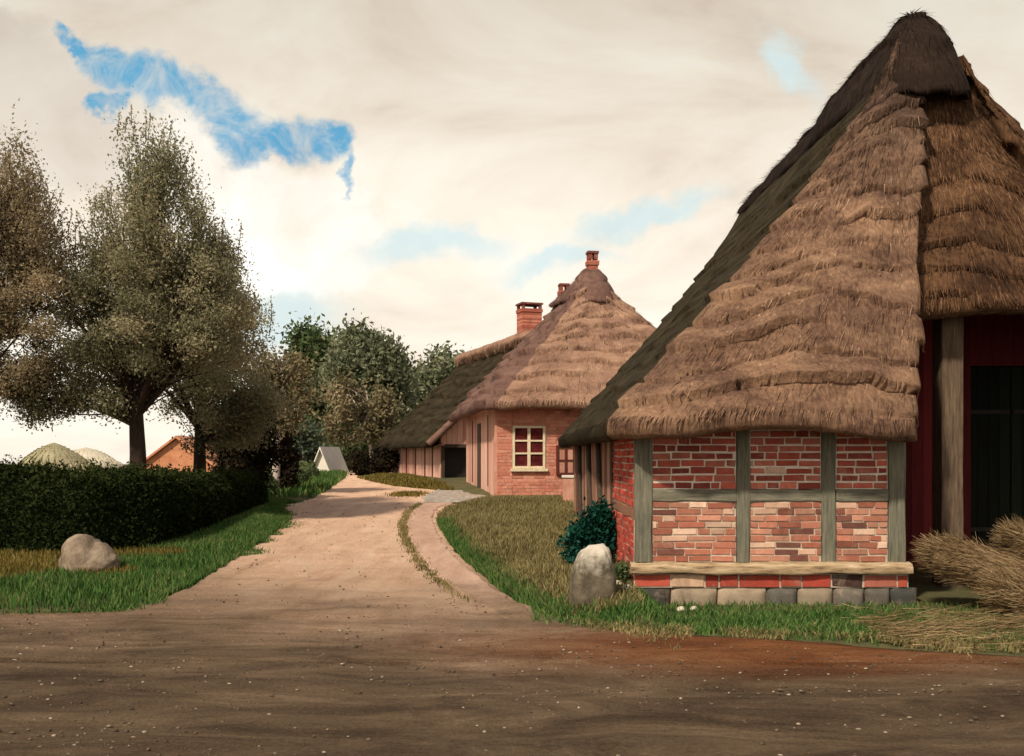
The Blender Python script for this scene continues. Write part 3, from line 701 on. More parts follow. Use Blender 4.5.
    G = Geo(); box(G, loc((5.17, 13.45, 0)), loc((5.20, 14.25, 2.6)), tint=.3); box(G, loc((5.17, 14.251, 0)), loc((5.20, 15.3, 3.4)), tint=.5); box(G, loc((5.17, 15.301, 0)), loc((5.20, 16.99, 4.9)), tint=.3); G.build('entrance_reveal', M['maroon'], root)
    timber('door_post', (6.34, 14.75, -.05), (6.66, 15.1, 4.75), M['post'], 2)
    for xa, xb in ((7.76, 8.50), (8.52, 9.26)):
        dG = Geo(); x = xa
        while x < xb - .01:
            w = (xb - xa) / 4; box(dG, loc((x, YB + .05 + rng.uniform(0, .012), .02)), loc((x + w - .01, YB + .11, 3.5)), tint=rng.uniform(0, 1)); x += w
        dr = dG.build('barn_door', M['green_door'], root)
        for zz in (.7, 2.7):
            h = Geo(); box(h, loc((xa + .02, YB + .025, zz)), loc((xb - .02, YB + .045, zz + .07))); h.build('hinge', M['iron'], dr)
    G = Geo(); box(G, loc((7.73, YB + .02, 3.52)), loc((9.4, YB + .14, 4.9)), tint=.4); G.build('door_header', M['maroon'], root)
    # right wing walls, out of the picture
    brick_panel('brick_panel', loc((9.45, YF, .245)), (1, 0, 0), (0, -1, 0), 1.45, 2.4, root, pal_upper)
    # back gable
    G = Geo()
    for i in range(30):
        xa = 1.72 + i * .306; xm = xa + .153; h = 8.5 - 6.2 * abs(xm - 6.3) / 4.95
        box(G, loc((xa, 26.2, -.1)), loc((xa + .295, 26.27, max(2.4, h - .3))), tint=rng.uniform(0, 1))
    G.build('back_gable', M['planks'], root)
    # ---- roof
    G = Geo()
    RX, RZ = 6.25, 8.62
    ez = 2.46
    ev, tp, mk = [], [], []
    for y in np.linspace(26.9, 13.5, 54):
        ev.append((1.22 + .05 * math.sin(y), y, ez - .02)); tp.append((RX - .12, max(15.45, y), RZ - .08)); mk.append(1)
    for a in np.linspace(0, 90, 10)[1:]:
        ev.append((1.22 + .9 * (1 - math.cos(R(a))), 13.5 - .9 * math.sin(R(a)), ez)); tp.append((RX - .12 - .16 * a / 90, 15.45, RZ - .08)); mk.append(1 if a <= 12 else 0)
    for x in np.linspace(2.12, 5.0, 60)[1:]:
        t = (x - 2.12) / 3.03
        ev.append((x, 12.6 - .06 * math.sin(t * 3.1), ez + .13 * math.sin(min(1, t * 1.25) * 3.14) ** .8 - .04 * t)); tp.append((RX - .28 + .30 * t, 15.42 - .1 * t, RZ - .1)); mk.append(0)
    # blunt right flank of the wing
    for k, a in enumerate(np.linspace(0, 90, 7)[1:]):
        ev.append((5.0 + .16 * math.sin(R(a)), 12.6 + .2 * (1 - math.cos(R(a))), ez - .03)); tp.append((RX + .02, 15.32, RZ - .1)); mk.append(0)
    for k in range(1, 9):
        ev.append((5.16, 12.8 + k * .18, ez - .03)); tp.append((RX + .02, 15.34 + k * .03, RZ - .1)); mk.append(2)
    matl = mk
    thatch_sheet(G, ev, tp, 190, p=.86, mat_fn=lambda i: matl[i], amp_fn=lambda i: np.interp(i, [0, 48, 62, 70], [.40, .45, .8, 1.0]), strand_n=15000, seed=0, course=.46, amp=.115)
    # recessed middle part above the entrance
    ev = [(x, 14.25, 4.22 + .05 * math.sin(x * 2)) for x in np.linspace(4.9, 9.8, 60)]
    tp = [(RX + .2 * (x - 4.9), 15.5, RZ - .1 - 1.7 * max(0, .2 * (x - 4.9) - .30)) for x in np.linspace(4.9, 9.8, 60)]
    thatch_sheet(G, ev, tp, 130, mat=2, strand_n=9000, seed=20, course=.50, amp=.12, lip=1.0)
    # right wing and right slope
    ev, tp = [], []
    for k in range(8, 0, -1): ev.append((9.5, 12.8 + k * .18, ez)); tp.append((RX + .75, 15.38 + k * .03, RZ - .5))
    for x in np.linspace(9.5, 10.4, 12): ev.append((x, 12.6, ez)); tp.append((RX + .75, 15.45, RZ - .5))
    for a in np.linspace(0, 90, 8)[1:]: ev.append((10.4 + .9 * math.sin(R(a)), 13.5 - .9 * math.cos(R(a)), ez)); tp.append((RX + .70, 15.45, RZ - .45))
    for y in np.linspace(13.5, 26.9, 36)[1:]: ev.append((11.3, y, ez)); k = min(1, max(0, (y - 15.5) / 2)); tp.append((RX + .70 * (1 - k), max(15.45, y), RZ - .45 * (1 - k)))
    thatch_sheet(G, ev, tp, 110, p=.84, mat=2, strand_n=6000, seed=40, course=.50, amp=.09)
    roof = G.build('thatched_roof', [M['thatch'], M['thatch_moss'], M['thatch_dark']], root)
    roof.location = -Vector(O)
    G = Geo(); hood(G, RX + .06, 15.35, 26.9, RZ + .34, .74, 7.62, .60, 3.0, mat=0, strand_n=7000)
    # dark worn collar hanging over the hip ends below the ridge
    cap = G.build('ridge_cap', M['thatch_cap'], roof)
    return root
farmhouse()

# ------------------------------------------------------------------ middle cottage
def chimney(parent, name, lo, hi, capw=.09, open_top=True):
    lo = np.array(lo, float); hi = np.array(hi, float); G = Geo()
    rows = int((hi[2] - lo[2]) / .085)
    for r in range(rows):
        z0 = lo[2] + r * .085; off = .004 * (r % 2)
        g = .04 if r >= rows - 2 else 0
        c = pick([(.42, .13, .085), (.36, .10, .065), (.48, .18, .12)], .12)
        box(G, (lo[0] - off - g, lo[1] - off - g, z0), (hi[0] + off + g, hi[1] + off + g, z0 + .079), col=c)
    o = G.build(name, M['chimney'], parent)
    g = Geo(); z = hi[2]
    for x in (lo[0], hi[0] - .14):
        for y in (lo[1], hi[1] - .14): box(g, (x, y, z - .02), (x + .14, y + .14, z + .20), col=(.22, .06, .045))
    box(g, (lo[0] - capw, lo[1] - capw, z + .203), (hi[0] + capw, hi[1] + capw, z + .29), col=(.16, .05, .04))
    g.build('chimney_cap', M['chimney'], o)
    return o

def window(parent, x, z, w, h, y, cols, rows, frame_mat, pane_mat, bar=.05, fw=.08):
    G = Geo()
    box(G, (x, y - .05, z), (x + fw, y + .06, z + h)); box(G, (x + w - fw, y - .05, z), (x + w, y + .06, z + h))
    box(G, (x + fw + .002, y - .052, z), (x + w - fw - .002, y + .058, z + fw)); box(G, (x + fw + .002, y - .052, z + h - fw), (x + w - fw - .002, y + .058, z + h))
    iw, ih = w - 2 * fw, h - 2 * fw
    for i in range(1, cols): box(G, (x + fw + iw * i / cols - bar, y - .045, z + fw + .002), (x + fw + iw * i / cols + bar, y + .05, z + h - fw - .002))
    for j in range(1, rows): box(G, (x + fw + .002, y - .038, z + fw + ih * j / rows - bar * .6), (x + w - fw - .002, y + .045, z + fw + ih * j / rows + bar * .6))
    f = G.build('window', frame_mat, parent); bevel(f, .006, 1)
    for i in range(cols):
        for j in range(rows):
            p = Geo(); box(p, (x + fw + iw * i / cols + .005, y + .008, z + fw + ih * j / rows + .005), (x + fw + iw * (i + 1) / cols - .005, y + .02, z + fw + ih * (j + 1) / rows - .005))
            p.build('pane', pane_mat, f)
    return f

def cottage():
    rot = R(8)
    root = thing('thatched_cottage', 'middle thatched cottage with red front, cream six-pane window and pink side wall', 'cottage', (-.5, 33.0, 0), rot)
    EZ, RZ, W, LN = 3.74, 8.80, 8.4, 10.5
    cx = 4.05
    G = Geo(); box(G, (.05, .06, .1), (W - .05, .25, EZ + .2)); box(G, (.05, .25, .1), (.25, LN, EZ + .2)); box(G, (W - .25, .25, .1), (W - .05, LN, EZ + .2)); G.build('wall_core', M['mortar'], root)
    # front: red limewashed brickwork around the window
    wx, wz, ww, wh = .52, 1.55, 1.10, 1.42
    brick_panel('front_brickwork', (0, 0, .55), (1, 0, 0), (0, -1, 0), wx - .005, 3.25, root, pal_pinkred, .32, .11, .006, 'pink')
    brick_panel('front_brickwork', (wx, 0, .55), (1, 0, 0), (0, -1, 0), ww, wz - .555, root, pal_pinkred, .32, .11, .006, 'pink')
    brick_panel('front_brickwork', (wx, 0, wz + wh + .005), (1, 0, 0), (0, -1, 0), ww, 3.8 - wz - wh - .005, root, pal_pinkred, .32, .11, .006, 'pink')
    brick_panel('front_brickwork', (wx + ww + .005, 0, .55), (1, 0, 0), (0, -1, 0), W - wx - ww, 3.25, root, pal_pinkred, .32, .11, .006, 'pink')
    G = Geo(); box(G, (-.06, -.09, .2), (W, .02, .53)); bevel(G.build('plinth', M['pink'], root), .02)
    f = window(root, wx, wz, ww, wh, -.005, 2, 3, M['cream'], M['pane'])
    G = Geo(); box(G, (wx - .07, -.12, wz - .09), (wx + ww + .07, -.003, wz - .003)); G.build('window_sill', M['cream'], f)
    s = window(root, 1.98, 1.34, .64, .98, -.06, 2, 2, M['casement'], M['pane_pale'], .035, .07)
    # side wall: pink boards and a narrow dark door slit
    G = Geo(); y = .02
    while y < LN:
        w = rng.uniform(.5, .8); box(G, (-.02 - rng.uniform(0, .006), y, .25), (.05, min(y + w - .006, LN), EZ + .1), tint=rng.uniform(0, 1)); y += w
    G.build('side_wall', M['pink_boards'], root)
    G = Geo(); box(G, (-.065, .0, .25), (.03, .22, EZ))
    G.build('corner_post', M['pink'], root)
    G = Geo(); box(G, (-.055, 4.6, .3), (-.005, 5.7, EZ - .55)); d = G.build('side_door', M['strut'], root)
    for ya in (2.2, 7.6):
        G = Geo(); box(G, (-.052, ya, .9), (-.01, ya + .09, EZ - .35)); G.build('dark_slit', M['strut'], root)
    G = Geo()
    for i in range(28):
        xa = .03 + i * (W - .1) / 28; xm = xa + .15; h = RZ - (RZ - EZ) * abs(xm - cx) / (W / 2 + .4) - .35
        box(G, (xa, LN - .12, .1), (xa + .285, LN - .05, max(EZ, h)), tint=rng.uniform(0, 1))
    G.build('back_gable', M['pink_boards'], root)
    # roof
    G = Geo(); ev, tp, mk = [], [], []
    oh = .72; hub = 3.6; LB = LN + .3
    for y in np.linspace(LB, .4, 40): ev.append((-oh, y, EZ - .06)); tp.append((cx, max(hub, y), RZ)); mk.append(1)
    for a in np.linspace(0, 90, 9)[1:]: ev.append((-oh + 1.1 * (1 - math.cos(R(a))), .4 - 1.1 * math.sin(R(a)), EZ - .02)); tp.append((cx, hub, RZ)); mk.append(1 if a <= 60 else 0)
    for x in np.linspace(-oh + 1.1, W + oh - 1.1, 60)[1:]: ev.append((x, -.7, EZ + .03 * math.sin(x * 1.3))); tp.append((cx, hub, RZ)); mk.append(0)
    for a in np.linspace(0, 90, 7)[1:]: ev.append((W + oh - 1.1 + 1.1 * math.sin(R(a)), .4 - 1.1 * math.cos(R(a)), EZ)); tp.append((cx, hub, RZ)); mk.append(0)
    for y in np.linspace(.4, LB, 24)[1:]: ev.append((W + oh, y, EZ)); tp.append((cx, max(hub, y), RZ)); mk.append(0)
    thatch_sheet(G, ev, tp, 120, p=.92, mat_fn=lambda i: mk[i], strand_n=8000, strand_len=.24, strand_w=.012, seed=70, course=.66, amp=.13)
    roof = G.build('thatched_roof', [M['thatch_mid'], M['thatch_purple']], root)
    G = Geo(); hood(G, cx, hub, LB + .1, RZ + .22, .88, RZ - 1.0, 1.0, 31.0, strand_n=2600, sl=.20, sw=.009); G.build('ridge_cap', M['thatch_purple'], roof)
    chimney(roof, 'chimney', (cx - .16, hub + .05, RZ + .1), (cx + .20, hub + .40, RZ + .50), .03)
    chimney(roof, 'chimney', (cx - .20, 9.1, RZ - .3), (cx + .20, 9.5, RZ + .22), .02)
cottage()

def barn():
    rot = R(18.5)
    root = thing('thatched_barn', 'low thatched barn with dark mossy roof, pink plank wall and black open doorway', 'barn', (-3.4, 48.0, 0), rot)
    EZ, RZ, W, LN, cx = 2.75, 7.75, 9.2, 12.4, 4.6
    G = Geo(); y = .02
    while y < LN:
        w = rng.uniform(.55, .95); box(G, (-.02 - rng.uniform(0, .02), y, .3), (.06, min(y + w - .04, LN), EZ + .3), tint=rng.uniform(0, 1)); y += w
    G.build('side_wall', M['pink_boards'], root)
    for ya in (1.5, 3.1, 5.2, 7.4, 9.6):
        G = Geo(); box(G, (-.06, ya, .5), (-.022, ya + .14, EZ - .05)); G.build('wall_stud', M['casement'], root)
    # front gable: dark doorway low left, pink boards above
    G = Geo()
    for i in range(34):
        xa = .0 + i * W / 34; xm = xa + .135; h = RZ - (RZ - EZ) * abs(xm - cx) / (W / 2 + .3) - .2
        z0 = 2.45 if xm < 2.3 else .3
        box(G, (xa, -.02, z0), (xa + W / 34 - .015, .06, max(z0 + .02, h)), tint=rng.uniform(0, 1))
    G.build('front_gable', M['pink_boards'], root)
    G = Geo(); box(G, (.0, -.05, .3), (.16, .05, 2.44)); box(G, (2.2, -.05, .3), (2.36, .05, 2.44)); box(G, (.163, -.052, 2.36), (2.197, .05, 2.52)); G.build('door_frame', M['strut'], root)
    G = Geo(); box(G, (.1, .5, .3), (2.5, .6, 2.6)); box(G, (2.4, .06, .3), (2.5, .5, 2.6)); box(G, (.065, .06, 2.56), (2.5, .6, 2.62)); G.build('dark_recess', M['iron'], root)
    G = Geo(); box(G, (W - .1, .1, .3), (W, LN, EZ + .2)); box(G, (0, LN - .1, .3), (W, LN - .01, EZ + .2)); G.build('wall_core', M['mortar'], root)
    G = Geo()
    ev = [(-.75, y, EZ - .15) for y in np.linspace(LN + .4, -.45, 50)]; tp = [(cx, y, RZ) for y in np.linspace(LN + .4, -.2, 50)]
    thatch_sheet(G, ev, tp, 90, p=.95, mat=0, strand_n=6000, strand_len=.35, strand_w=.018, seed=120, course=.8, amp=.12)
    ev = [(W + .75, y, EZ - .15) for y in np.linspace(-.45, LN + .4, 24)]; tp = [(cx, y, RZ) for y in np.linspace(-.2, LN + .4, 24)]
    thatch_sheet(G, ev, tp, 50, p=.95, mat=0, seed=150, course=.8, amp=.12)
    # verge board closing the front edge
    roof = G.build('thatched_roof', [M['thatch_moss']], root)
    G = Geo(); ridge_roll(G, (cx, -.5, RZ + .05), (cx, LN + .4, RZ + .05), .62, strand_n=2500, seed=13, flat=.6); G.build('ridge_cap', M['thatch_mid'], roof)
    G = Geo()
    for sgn in (1,):
        n = 24; s = np.linspace(0, 1, n)
        pts = np.stack([-.75 + (cx + .75) * s, np.full(n, -.42), RZ - (RZ - EZ + .15) * (1 - s) ** .95 - .10], 1)
        tube(G, pts, .17, 8)
    G.build('roof_verge', M['thatch_purple'], roof)
    chimney(roof, 'chimney', (cx + .05, 1.5, RZ - .9), (cx + 1.10, 2.4, RZ + 1.75), .06)
barn()

# ------------------------------------------------------------------ small brick pillar beside the lawn
p = at(570, 505, 29.5)
pil = thing('brick_pillar', 'short pale pink pillar with a red brick side where the lawn meets the cottage', 'pillar', (p[0] - .2, p[1], .4))
G = Geo(); box(G, (0, 0, -.1), (.30, .34, .92)); bevel(G.build('shaft', M['pink'], pil), .015)
G = Geo(); box(G, (-.03, -.03, .922), (.37, .37, 1.0)); bevel(G.build('capstone', M['white'], pil), .015)
brick_panel('brick_side', (.303, .01, -.1), (0, 1, 0), (1, 0, 0), .32, 1.0, pil, pal_red, .2, .08)
brick_panel('brick_return', (.302, .0, -.1), (1, 0, 0), (0, -1, 0), .10, 1.0, pil, pal_red, .2, .08)

# ------------------------------------------------------------------ vegetation
def leaf_cloud(G, C, size, tint, aspect=.55, up=0.0, mat=0):
    n = len(C)
    a = rng.normal(0, 1, (n, 3)); a[:, 2] += up; a /= np.linalg.norm(a, axis=1)[:, None]
    b = np.cross(a, rng.normal(0, 1, (n, 3))); b /= np.linalg.norm(b, axis=1)[:, None] + 1e-9
    s = size * rng.uniform(.6, 1.4, n)
    A = a * s[:, None]; B = b * (s * aspect)[:, None]
    V = np.stack([C - A, C + B * .9 - A * .1, C + A, C - B * .9 - A * .1], 1)
    i = np.arange(n)[:, None] * 4
    G.add(V, np.concatenate([i, i + 1, i + 2, i + 3], 1), tint=tint, mat=mat)

def tree(name, label, cat, Y, trunk_px, ells, trunk_r, leaf, bark, nclump, per, lsize, clump_r=.5, group=None, top_spike=0.0, trunk_top=None, twigs=True, depth_k=1.0, limb_r=.06, base_py=None, elong=1.0):
    """trunk foot at trunk_px; the crown is filled with leaf clumps on limbs, inside the union of ellipsoids (centre and radii measured in the picture at distance Y)"""
    x0 = (trunk_px - 512) / F * Y
    z0 = float(gz(x0, Y))
    root = thing(name, label, cat, (x0, Y, z0), 0, group)
    O = np.array([x0, Y, z0])
    E = []
    for (px, py, rx, ry) in ells:
        c = at(px, py, Y); E.append((c, np.array([rx / F * Y, rx / F * Y * depth_k, ry / F * Y])))
    vol = np.array([e[1].prod() ** .8 for e in E]); vol /= vol.sum()
    cl = []
    for _ in range(nclump):
        c, r = E[rng.choice(len(E), p=vol)]
        d = rng.normal(0, 1, 3); d /= np.linalg.norm(d); d *= rng.uniform(.15, 1) ** .42
        cl.append(c + d * r)
    cl = np.array(cl)
    zt = max(c[2] + r[2] for c, r in E)
    # trunk leader
    Zt = trunk_top if trunk_top else z0 + (zt - z0) * .85
    cxm = np.mean([c[0] for c, _ in E])
    n = 14; s = np.linspace(0, 1, n)
    px_ = x0 + (cxm - x0) * s ** 2 * .8 + .12 * np.array([nz(q * 3, x0) for q in s]); py_ = Y + .12 * np.array([nz(q * 3, x0, 5) for q in s])
    lead = np.stack([px_, py_, z0 - .1 + (Zt - z0 + .1) * s], 1)
    rad = trunk_r * (1 - .85 * s) + trunk_r * .55 * np.exp(-s * 22)
    T = Geo(); tube(T, lead - O, rad, 12)
    G = Geo()
    for k, c in enumerate(cl):
        h = np.clip((c[2] - z0) * rng.uniform(.45, .85), (zt - z0) * rng.uniform(.26, .36), (Zt - z0) * .96)
        st = np.array([np.interp(h, lead[:, 2] - z0, lead[:, 0]), np.interp(h, lead[:, 2] - z0, lead[:, 1]), z0 + h])
        if twigs:
            m = st * .5 + c * .5 + np.array([0, 0, .12 * np.linalg.norm(c - st)]) + rng.normal(0, .08, 3) * np.linalg.norm(c - st)
            L = np.linalg.norm(c - st)
            q = np.linspace(0, 1, 7)[:, None]; pts = st * (1 - q) ** 2 + 2 * m * q * (1 - q) + c * q ** 2
            r0 = min(trunk_r * .42, limb_r * (rng.uniform(1.2, 2.2) if k % 6 == 0 else rng.uniform(.22, .6)))
            tube(T, pts - O, np.linspace(r0, r0 * .16 + .004, 7), 5, cap=False)
        topk = np.clip((c[2] - (z0 + (zt - z0) * .6)) / ((zt - z0) * .4), 0, 1)
        sp = np.array([clump_r, clump_r, clump_r * (.75 + elong * .55 * topk + top_spike * topk)])
        cnt = int(per * rng.uniform(.5, 1.4))
        g = rng.normal(0, 1, (cnt, 3)) * .5
        pos = c + g * sp
        tt = np.clip(rng.normal(rng.uniform(.1, .9), .09, cnt), 0, 1)
        leaf_cloud(G, pos - O, lsize, tt, up=.3 + topk * top_spike)
        if top_spike and topk > .15:
            for _ in range(3):
                b0 = c + rng.normal(0, .5, 3) * sp; ln = clump_r * rng.uniform(.8, 2.0)
                dirn = np.array([rng.normal(0, .22), rng.normal(0, .22), 1.0])
                q = rng.uniform(0, 1, 40)[:, None]
                leaf_cloud(G, b0 + dirn * ln * q + rng.normal(0, .05, (40, 3)) * (1.2 - q) - O, lsize * .85, np.clip(rng.normal(.6, .2, 40), 0, 1), up=1.0)
                if twigs: tube(T, np.array([b0, b0 + dirn * ln]) - O, [.012, .004], 4, cap=False)
    T.build('trunk', bark, root); G.build('crown', leaf, root)
    return root

G1 = 'roadside trees behind the hedge'
tree('broadleaf_tree', 'tallest brown-olive feathery tree with a stout straight brown trunk behind the dark hedge', 'tree', 24.0, 136,
     [(145, 192, 46, 46), (150, 248, 68, 62), (160, 310, 80, 72), (100, 330, 60, 66), (205, 320, 50, 70), (48, 392, 46, 32), (105, 400, 46, 26), (218, 270, 28, 36)], .235, M['leaf_olive'], M['bark'], 215, 640, .038, .43, G1, top_spike=.9)
tree('broadleaf_tree', 'feathery brown tree at the left edge, its trunk out of the picture', 'tree', 23.0, -42,
     [(5, 215, 48, 75), (-30, 260, 70, 90), (20, 310, 58, 80), (-20, 370, 70, 50), (40, 250, 30, 60)], .22, M['leaf_brown'], M['bark'], 130, 720, .038, .43, G1, top_spike=.9)
tree('broadleaf_tree', 'lower spreading olive tree on a dark leaning trunk, right of the tallest tree', 'tree', 28.0, 197,
     [(215, 330, 45, 60), (190, 360, 45, 50), (235, 385, 38, 50), (225, 420, 36, 34), (255, 410, 22, 30)], .22, M['leaf_olive'], M['bark_dark'], 100, 560, .042, .50, G1, top_spike=.3)
# thin bare-ish twig tree reaching out at the right of the crown
tree('pale_birch', 'slender birch with a white trunk and thin pale foliage at the hedge end', 'tree', 36.0, 276,
     [(280, 390, 26, 32), (295, 410, 22, 22), (262, 372, 20, 30)], .17, M['leaf_pale'], M['birch'], 34, 240, .075, .55, None, limb_r=.04)
def shrub(name, label, Y, foot_px, ells, leaf, n, size, group=None, per=220, cr=.35):
    return tree(name, label, 'shrub', Y, foot_px, ells, .07, leaf, M['bark_dark'], n, per, size, cr, group, limb_r=.03)
shrub('dark_shrub', 'broad blackish shrub standing just behind the end of the hedge', 32.0, 244, [(246, 430, 24, 35), (246, 462, 25, 30), (232, 455, 13, 34)], M['leaf_shrub'], 70, .07, per=330, cr=.45)
shrub('dark_shrub', 'narrow upright blackish shrub beside the white birch trunk', 36.5, 286, [(286, 468, 8, 26), (286, 452, 7, 20)], M['leaf_shrub'], 26, .07, per=260, cr=.32)
shrub('pale_bush', 'pale grey-green bush beyond the grassy bank at the lane end', 62.0, 312, [(300, 440, 14, 22), (306, 456, 9, 13), (293, 452, 12, 18)], M['leaf_blue'], 34, .13, cr=.7)

G2 = 'trees beyond the lane end'
tree('round_tree', 'dense deep green tree on the left of the far tree group', 'tree', 84.0, 322, [(318, 372, 27, 42), (326, 420, 32, 46), (308, 405, 17, 44), (343, 362, 24, 28)], .35, M['leaf_green'], M['bark_dark'], 110, 260, .22, 1.15, G2, limb_r=.09)
tree('round_tree', 'big round-topped dark olive tree in the middle of the far tree group', 'tree', 80.0, 372, [(364, 362, 36, 30), (386, 384, 28, 30), (352, 390, 30, 36), (390, 406, 22, 30), (365, 420, 35, 40)], .4, M['leaf_far'], M['bark_dark'], 150, 260, .21, 1.15, G2, limb_r=.09)
tree('round_tree', 'smaller dusky tree showing above the mossy barn roof', 'tree', 95.0, 440, [(436, 372, 18, 16), (452, 374, 16, 14), (422, 390, 20, 22), (445, 390, 30, 24), (425, 415, 25, 40)], .35, M['leaf_far'], M['bark_dark'], 90, 240, .24, 1.2, G2, limb_r=.08)
tree('leaning_birch', 'light olive birch with a crooked whitish trunk before the dark far trees', 'tree', 64.0, 371, [(352, 398, 22, 22), (372, 412, 22, 24), (345, 422, 16, 20), (390, 425, 15, 18)], .17, M['leaf_pale'], M['birch'], 42, 170, .14, .75, None, limb_r=.07)
shrub('low_shrub', 'low dark reddish bush against the left end of the barn', 57.0, 372, [(372, 462, 16, 11), (384, 458, 11, 12), (360, 466, 9, 8)], M['leaf_shrub'], 30, .11, cr=.5)
shrub('low_shrub', 'dark green undergrowth below the far trees left of the birch', 68.0, 345, [(350, 455, 12, 14), (344, 440, 9, 16), (360, 452, 10, 14)], M['leaf_green'], 30, .13, cr=.7)

# hedges
def hedge(name, label, line, width, h_fn, leaf, n, lsize):
    line = np.array(line); seg = np.linalg.norm(np.diff(line, axis=0), axis=1); s = np.concatenate([[0], np.cumsum(seg)]); L = s[-1]
    c0 = line[0]; root = thing(name, label, 'hedge', (c0[0], c0[1], float(base_g(c0[1]))))
    O = np.array([c0[0], c0[1], float(base_g(c0[1]))])
    def frame(q):
        p = np.stack([np.interp(q, s, line[:, 0]), np.interp(q, s, line[:, 1])], -1)
        e = .25; a = np.stack([np.interp(np.clip(q + e, 0, L), s, line[:, i]) - np.interp(np.clip(q - e, 0, L), s, line[:, i]) for i in (0, 1)], -1)
        a /= np.linalg.norm(a, axis=-1)[..., None]; return p, np.stack([-a[..., 1], a[..., 0]], -1)
    # woody dark core
    ns, na = 70, 15; q = np.linspace(0.15, L - .15, ns); ang = np.linspace(0, np.pi, na)
    P, W = frame(q); V = np.zeros((ns, na, 3))
    for i in range(ns):
        h = h_fn(q[i]) ; end = math.sqrt(max(.15, 1 - max(0, (q[i] - (L - .9)) / .9) ** 2))
        for j, a in enumerate(ang):
            cx_ = math.copysign(abs(math.cos(a)) ** .35, math.cos(a)); sz = abs(math.sin(a)) ** .45
            off = width * .5 + cx_ * width * .42 * end
            V[i, j] = [P[i, 0] + W[i, 0] * off, P[i, 1] + W[i, 1] * off, base_g(P[i, 1]) - .05 + (h - .12) * sz * (.3 + .7 * end)]
            V[i, j] += .06 * np.array([nz(q[i] * 2, j * .7), nz(q[i] * 2, j * .7, 3), nz(q[i] * 2, j * .7, 6)])
    G = Geo(); G.add(V - O, grid_faces(ns, na), smooth=True)
    G.add(V[-1] - O, np.arange(na)[None, :]); G.add(V[0] - O, np.arange(na)[::-1][None, :])
    G.build('branches', M['leaf_dark'], root)
    # leaves over the whole surface
    G = Geo(); q = rng.uniform(0, L, n); a = np.pi * rng.uniform(0, 1, n)
    P, W = frame(q); h = np.array([h_fn(x) for x in q]); end = np.sqrt(np.clip(1 - np.clip((q - (L - .9)) / .9, 0, 1) ** 2, .1, 1))
    # walk the rounded box: uniform over side / top / side
    k = rng.uniform(0, 1, n) * (2 * h + width); side0 = k < h; top = (k >= h) & (k < h + width)
    off = np.where(side0, 0, np.where(top, k - h, width)); zz = np.where(side0, k, np.where(top, h, k - h - width))
    off = width * .5 + (off - width * .5) * end
    rnd = .12 * np.array([nz(x * 1.5, y_ * 1.5, z_ * 1.5) for x, y_, z_ in zip(q, off, zz)])
    corner = np.clip((zz - (h - .3)) / .3, 0, 1) * np.clip(1 - np.minimum(off, width - off) / .3, 0, 1)
    off = off + np.where(off < width * .5, 1, -1) * corner * .12; zz = zz - corner * .10
    outw = np.where(side0, -1.0, np.where(top, 0.0, 1.0))
    off = off + outw * (rnd + rng.normal(0, .05, n)); zz = zz * (.35 + .65 * end) + np.where(top, rnd + rng.normal(0, .06, n), 0)
    C = np.stack([P[:, 0] + W[:, 0] * off, P[:, 1] + W[:, 1] * off, base_g(P[:, 1]) + zz], 1)
    tt = np.clip(rng.normal(.42, .2, n) + .22 * top, 0, 1)
    leaf_cloud(G, C - O, lsize, tt, .6)
    m = 900; ii = rng.choice(np.where(top)[0], m)
    for _ in range(9): leaf_cloud(G, C[ii] + np.stack([rng.normal(0, .03, m), rng.normal(0, .03, m), rng.uniform(0, .2, m)], 1) - O, lsize * .8, rng.uniform(.35, 1, m), .5, up=1)
    G.build('foliage', leaf, root)
    return root
hedge('clipped_hedge', 'long dark clipped hedge along the left verge behind the boulder', HEDGE, 1.5,
      lambda q: np.interp(q, [0, 4, 9, 11, 16, 23], [1.80, 1.72, 1.50, 1.42, 1.12, .82]), M['leaf_dark'], 95000, .040)
B0, B1, B2 = on_ground(285, 500), on_ground(300, 494), on_ground(330, 481)
hedge('low_hedge', 'low rough green hedge on the far bank beyond the gap, yellowish on top', [B0 + [-.9, .6], B1 + [-.6, .4], B2 + [-.5, 0]], 1.3, lambda q: .62 + .1 * math.sin(q), M['leaf_green'], 26000, .07)

# teal bush by the farmhouse side
shrub('teal_bush', 'blue-green bushy plant behind the standing stone at the farmhouse corner', 15.6, 590, [(592, 540, 17, 20), (600, 528, 12, 18), (578, 552, 12, 14)], M['leaf_teal'], 46, .042, per=170, cr=.17)
tree('green_bush', 'dull olive bush filling the gap between standing stone and brick corner', 'shrub', 13.6, 621, [(621, 580, 10, 18), (618, 595, 12, 12)], .02, M['leaf_green'], M['bark_dark'], 26, 150, .028, .12, None, limb_r=.012)

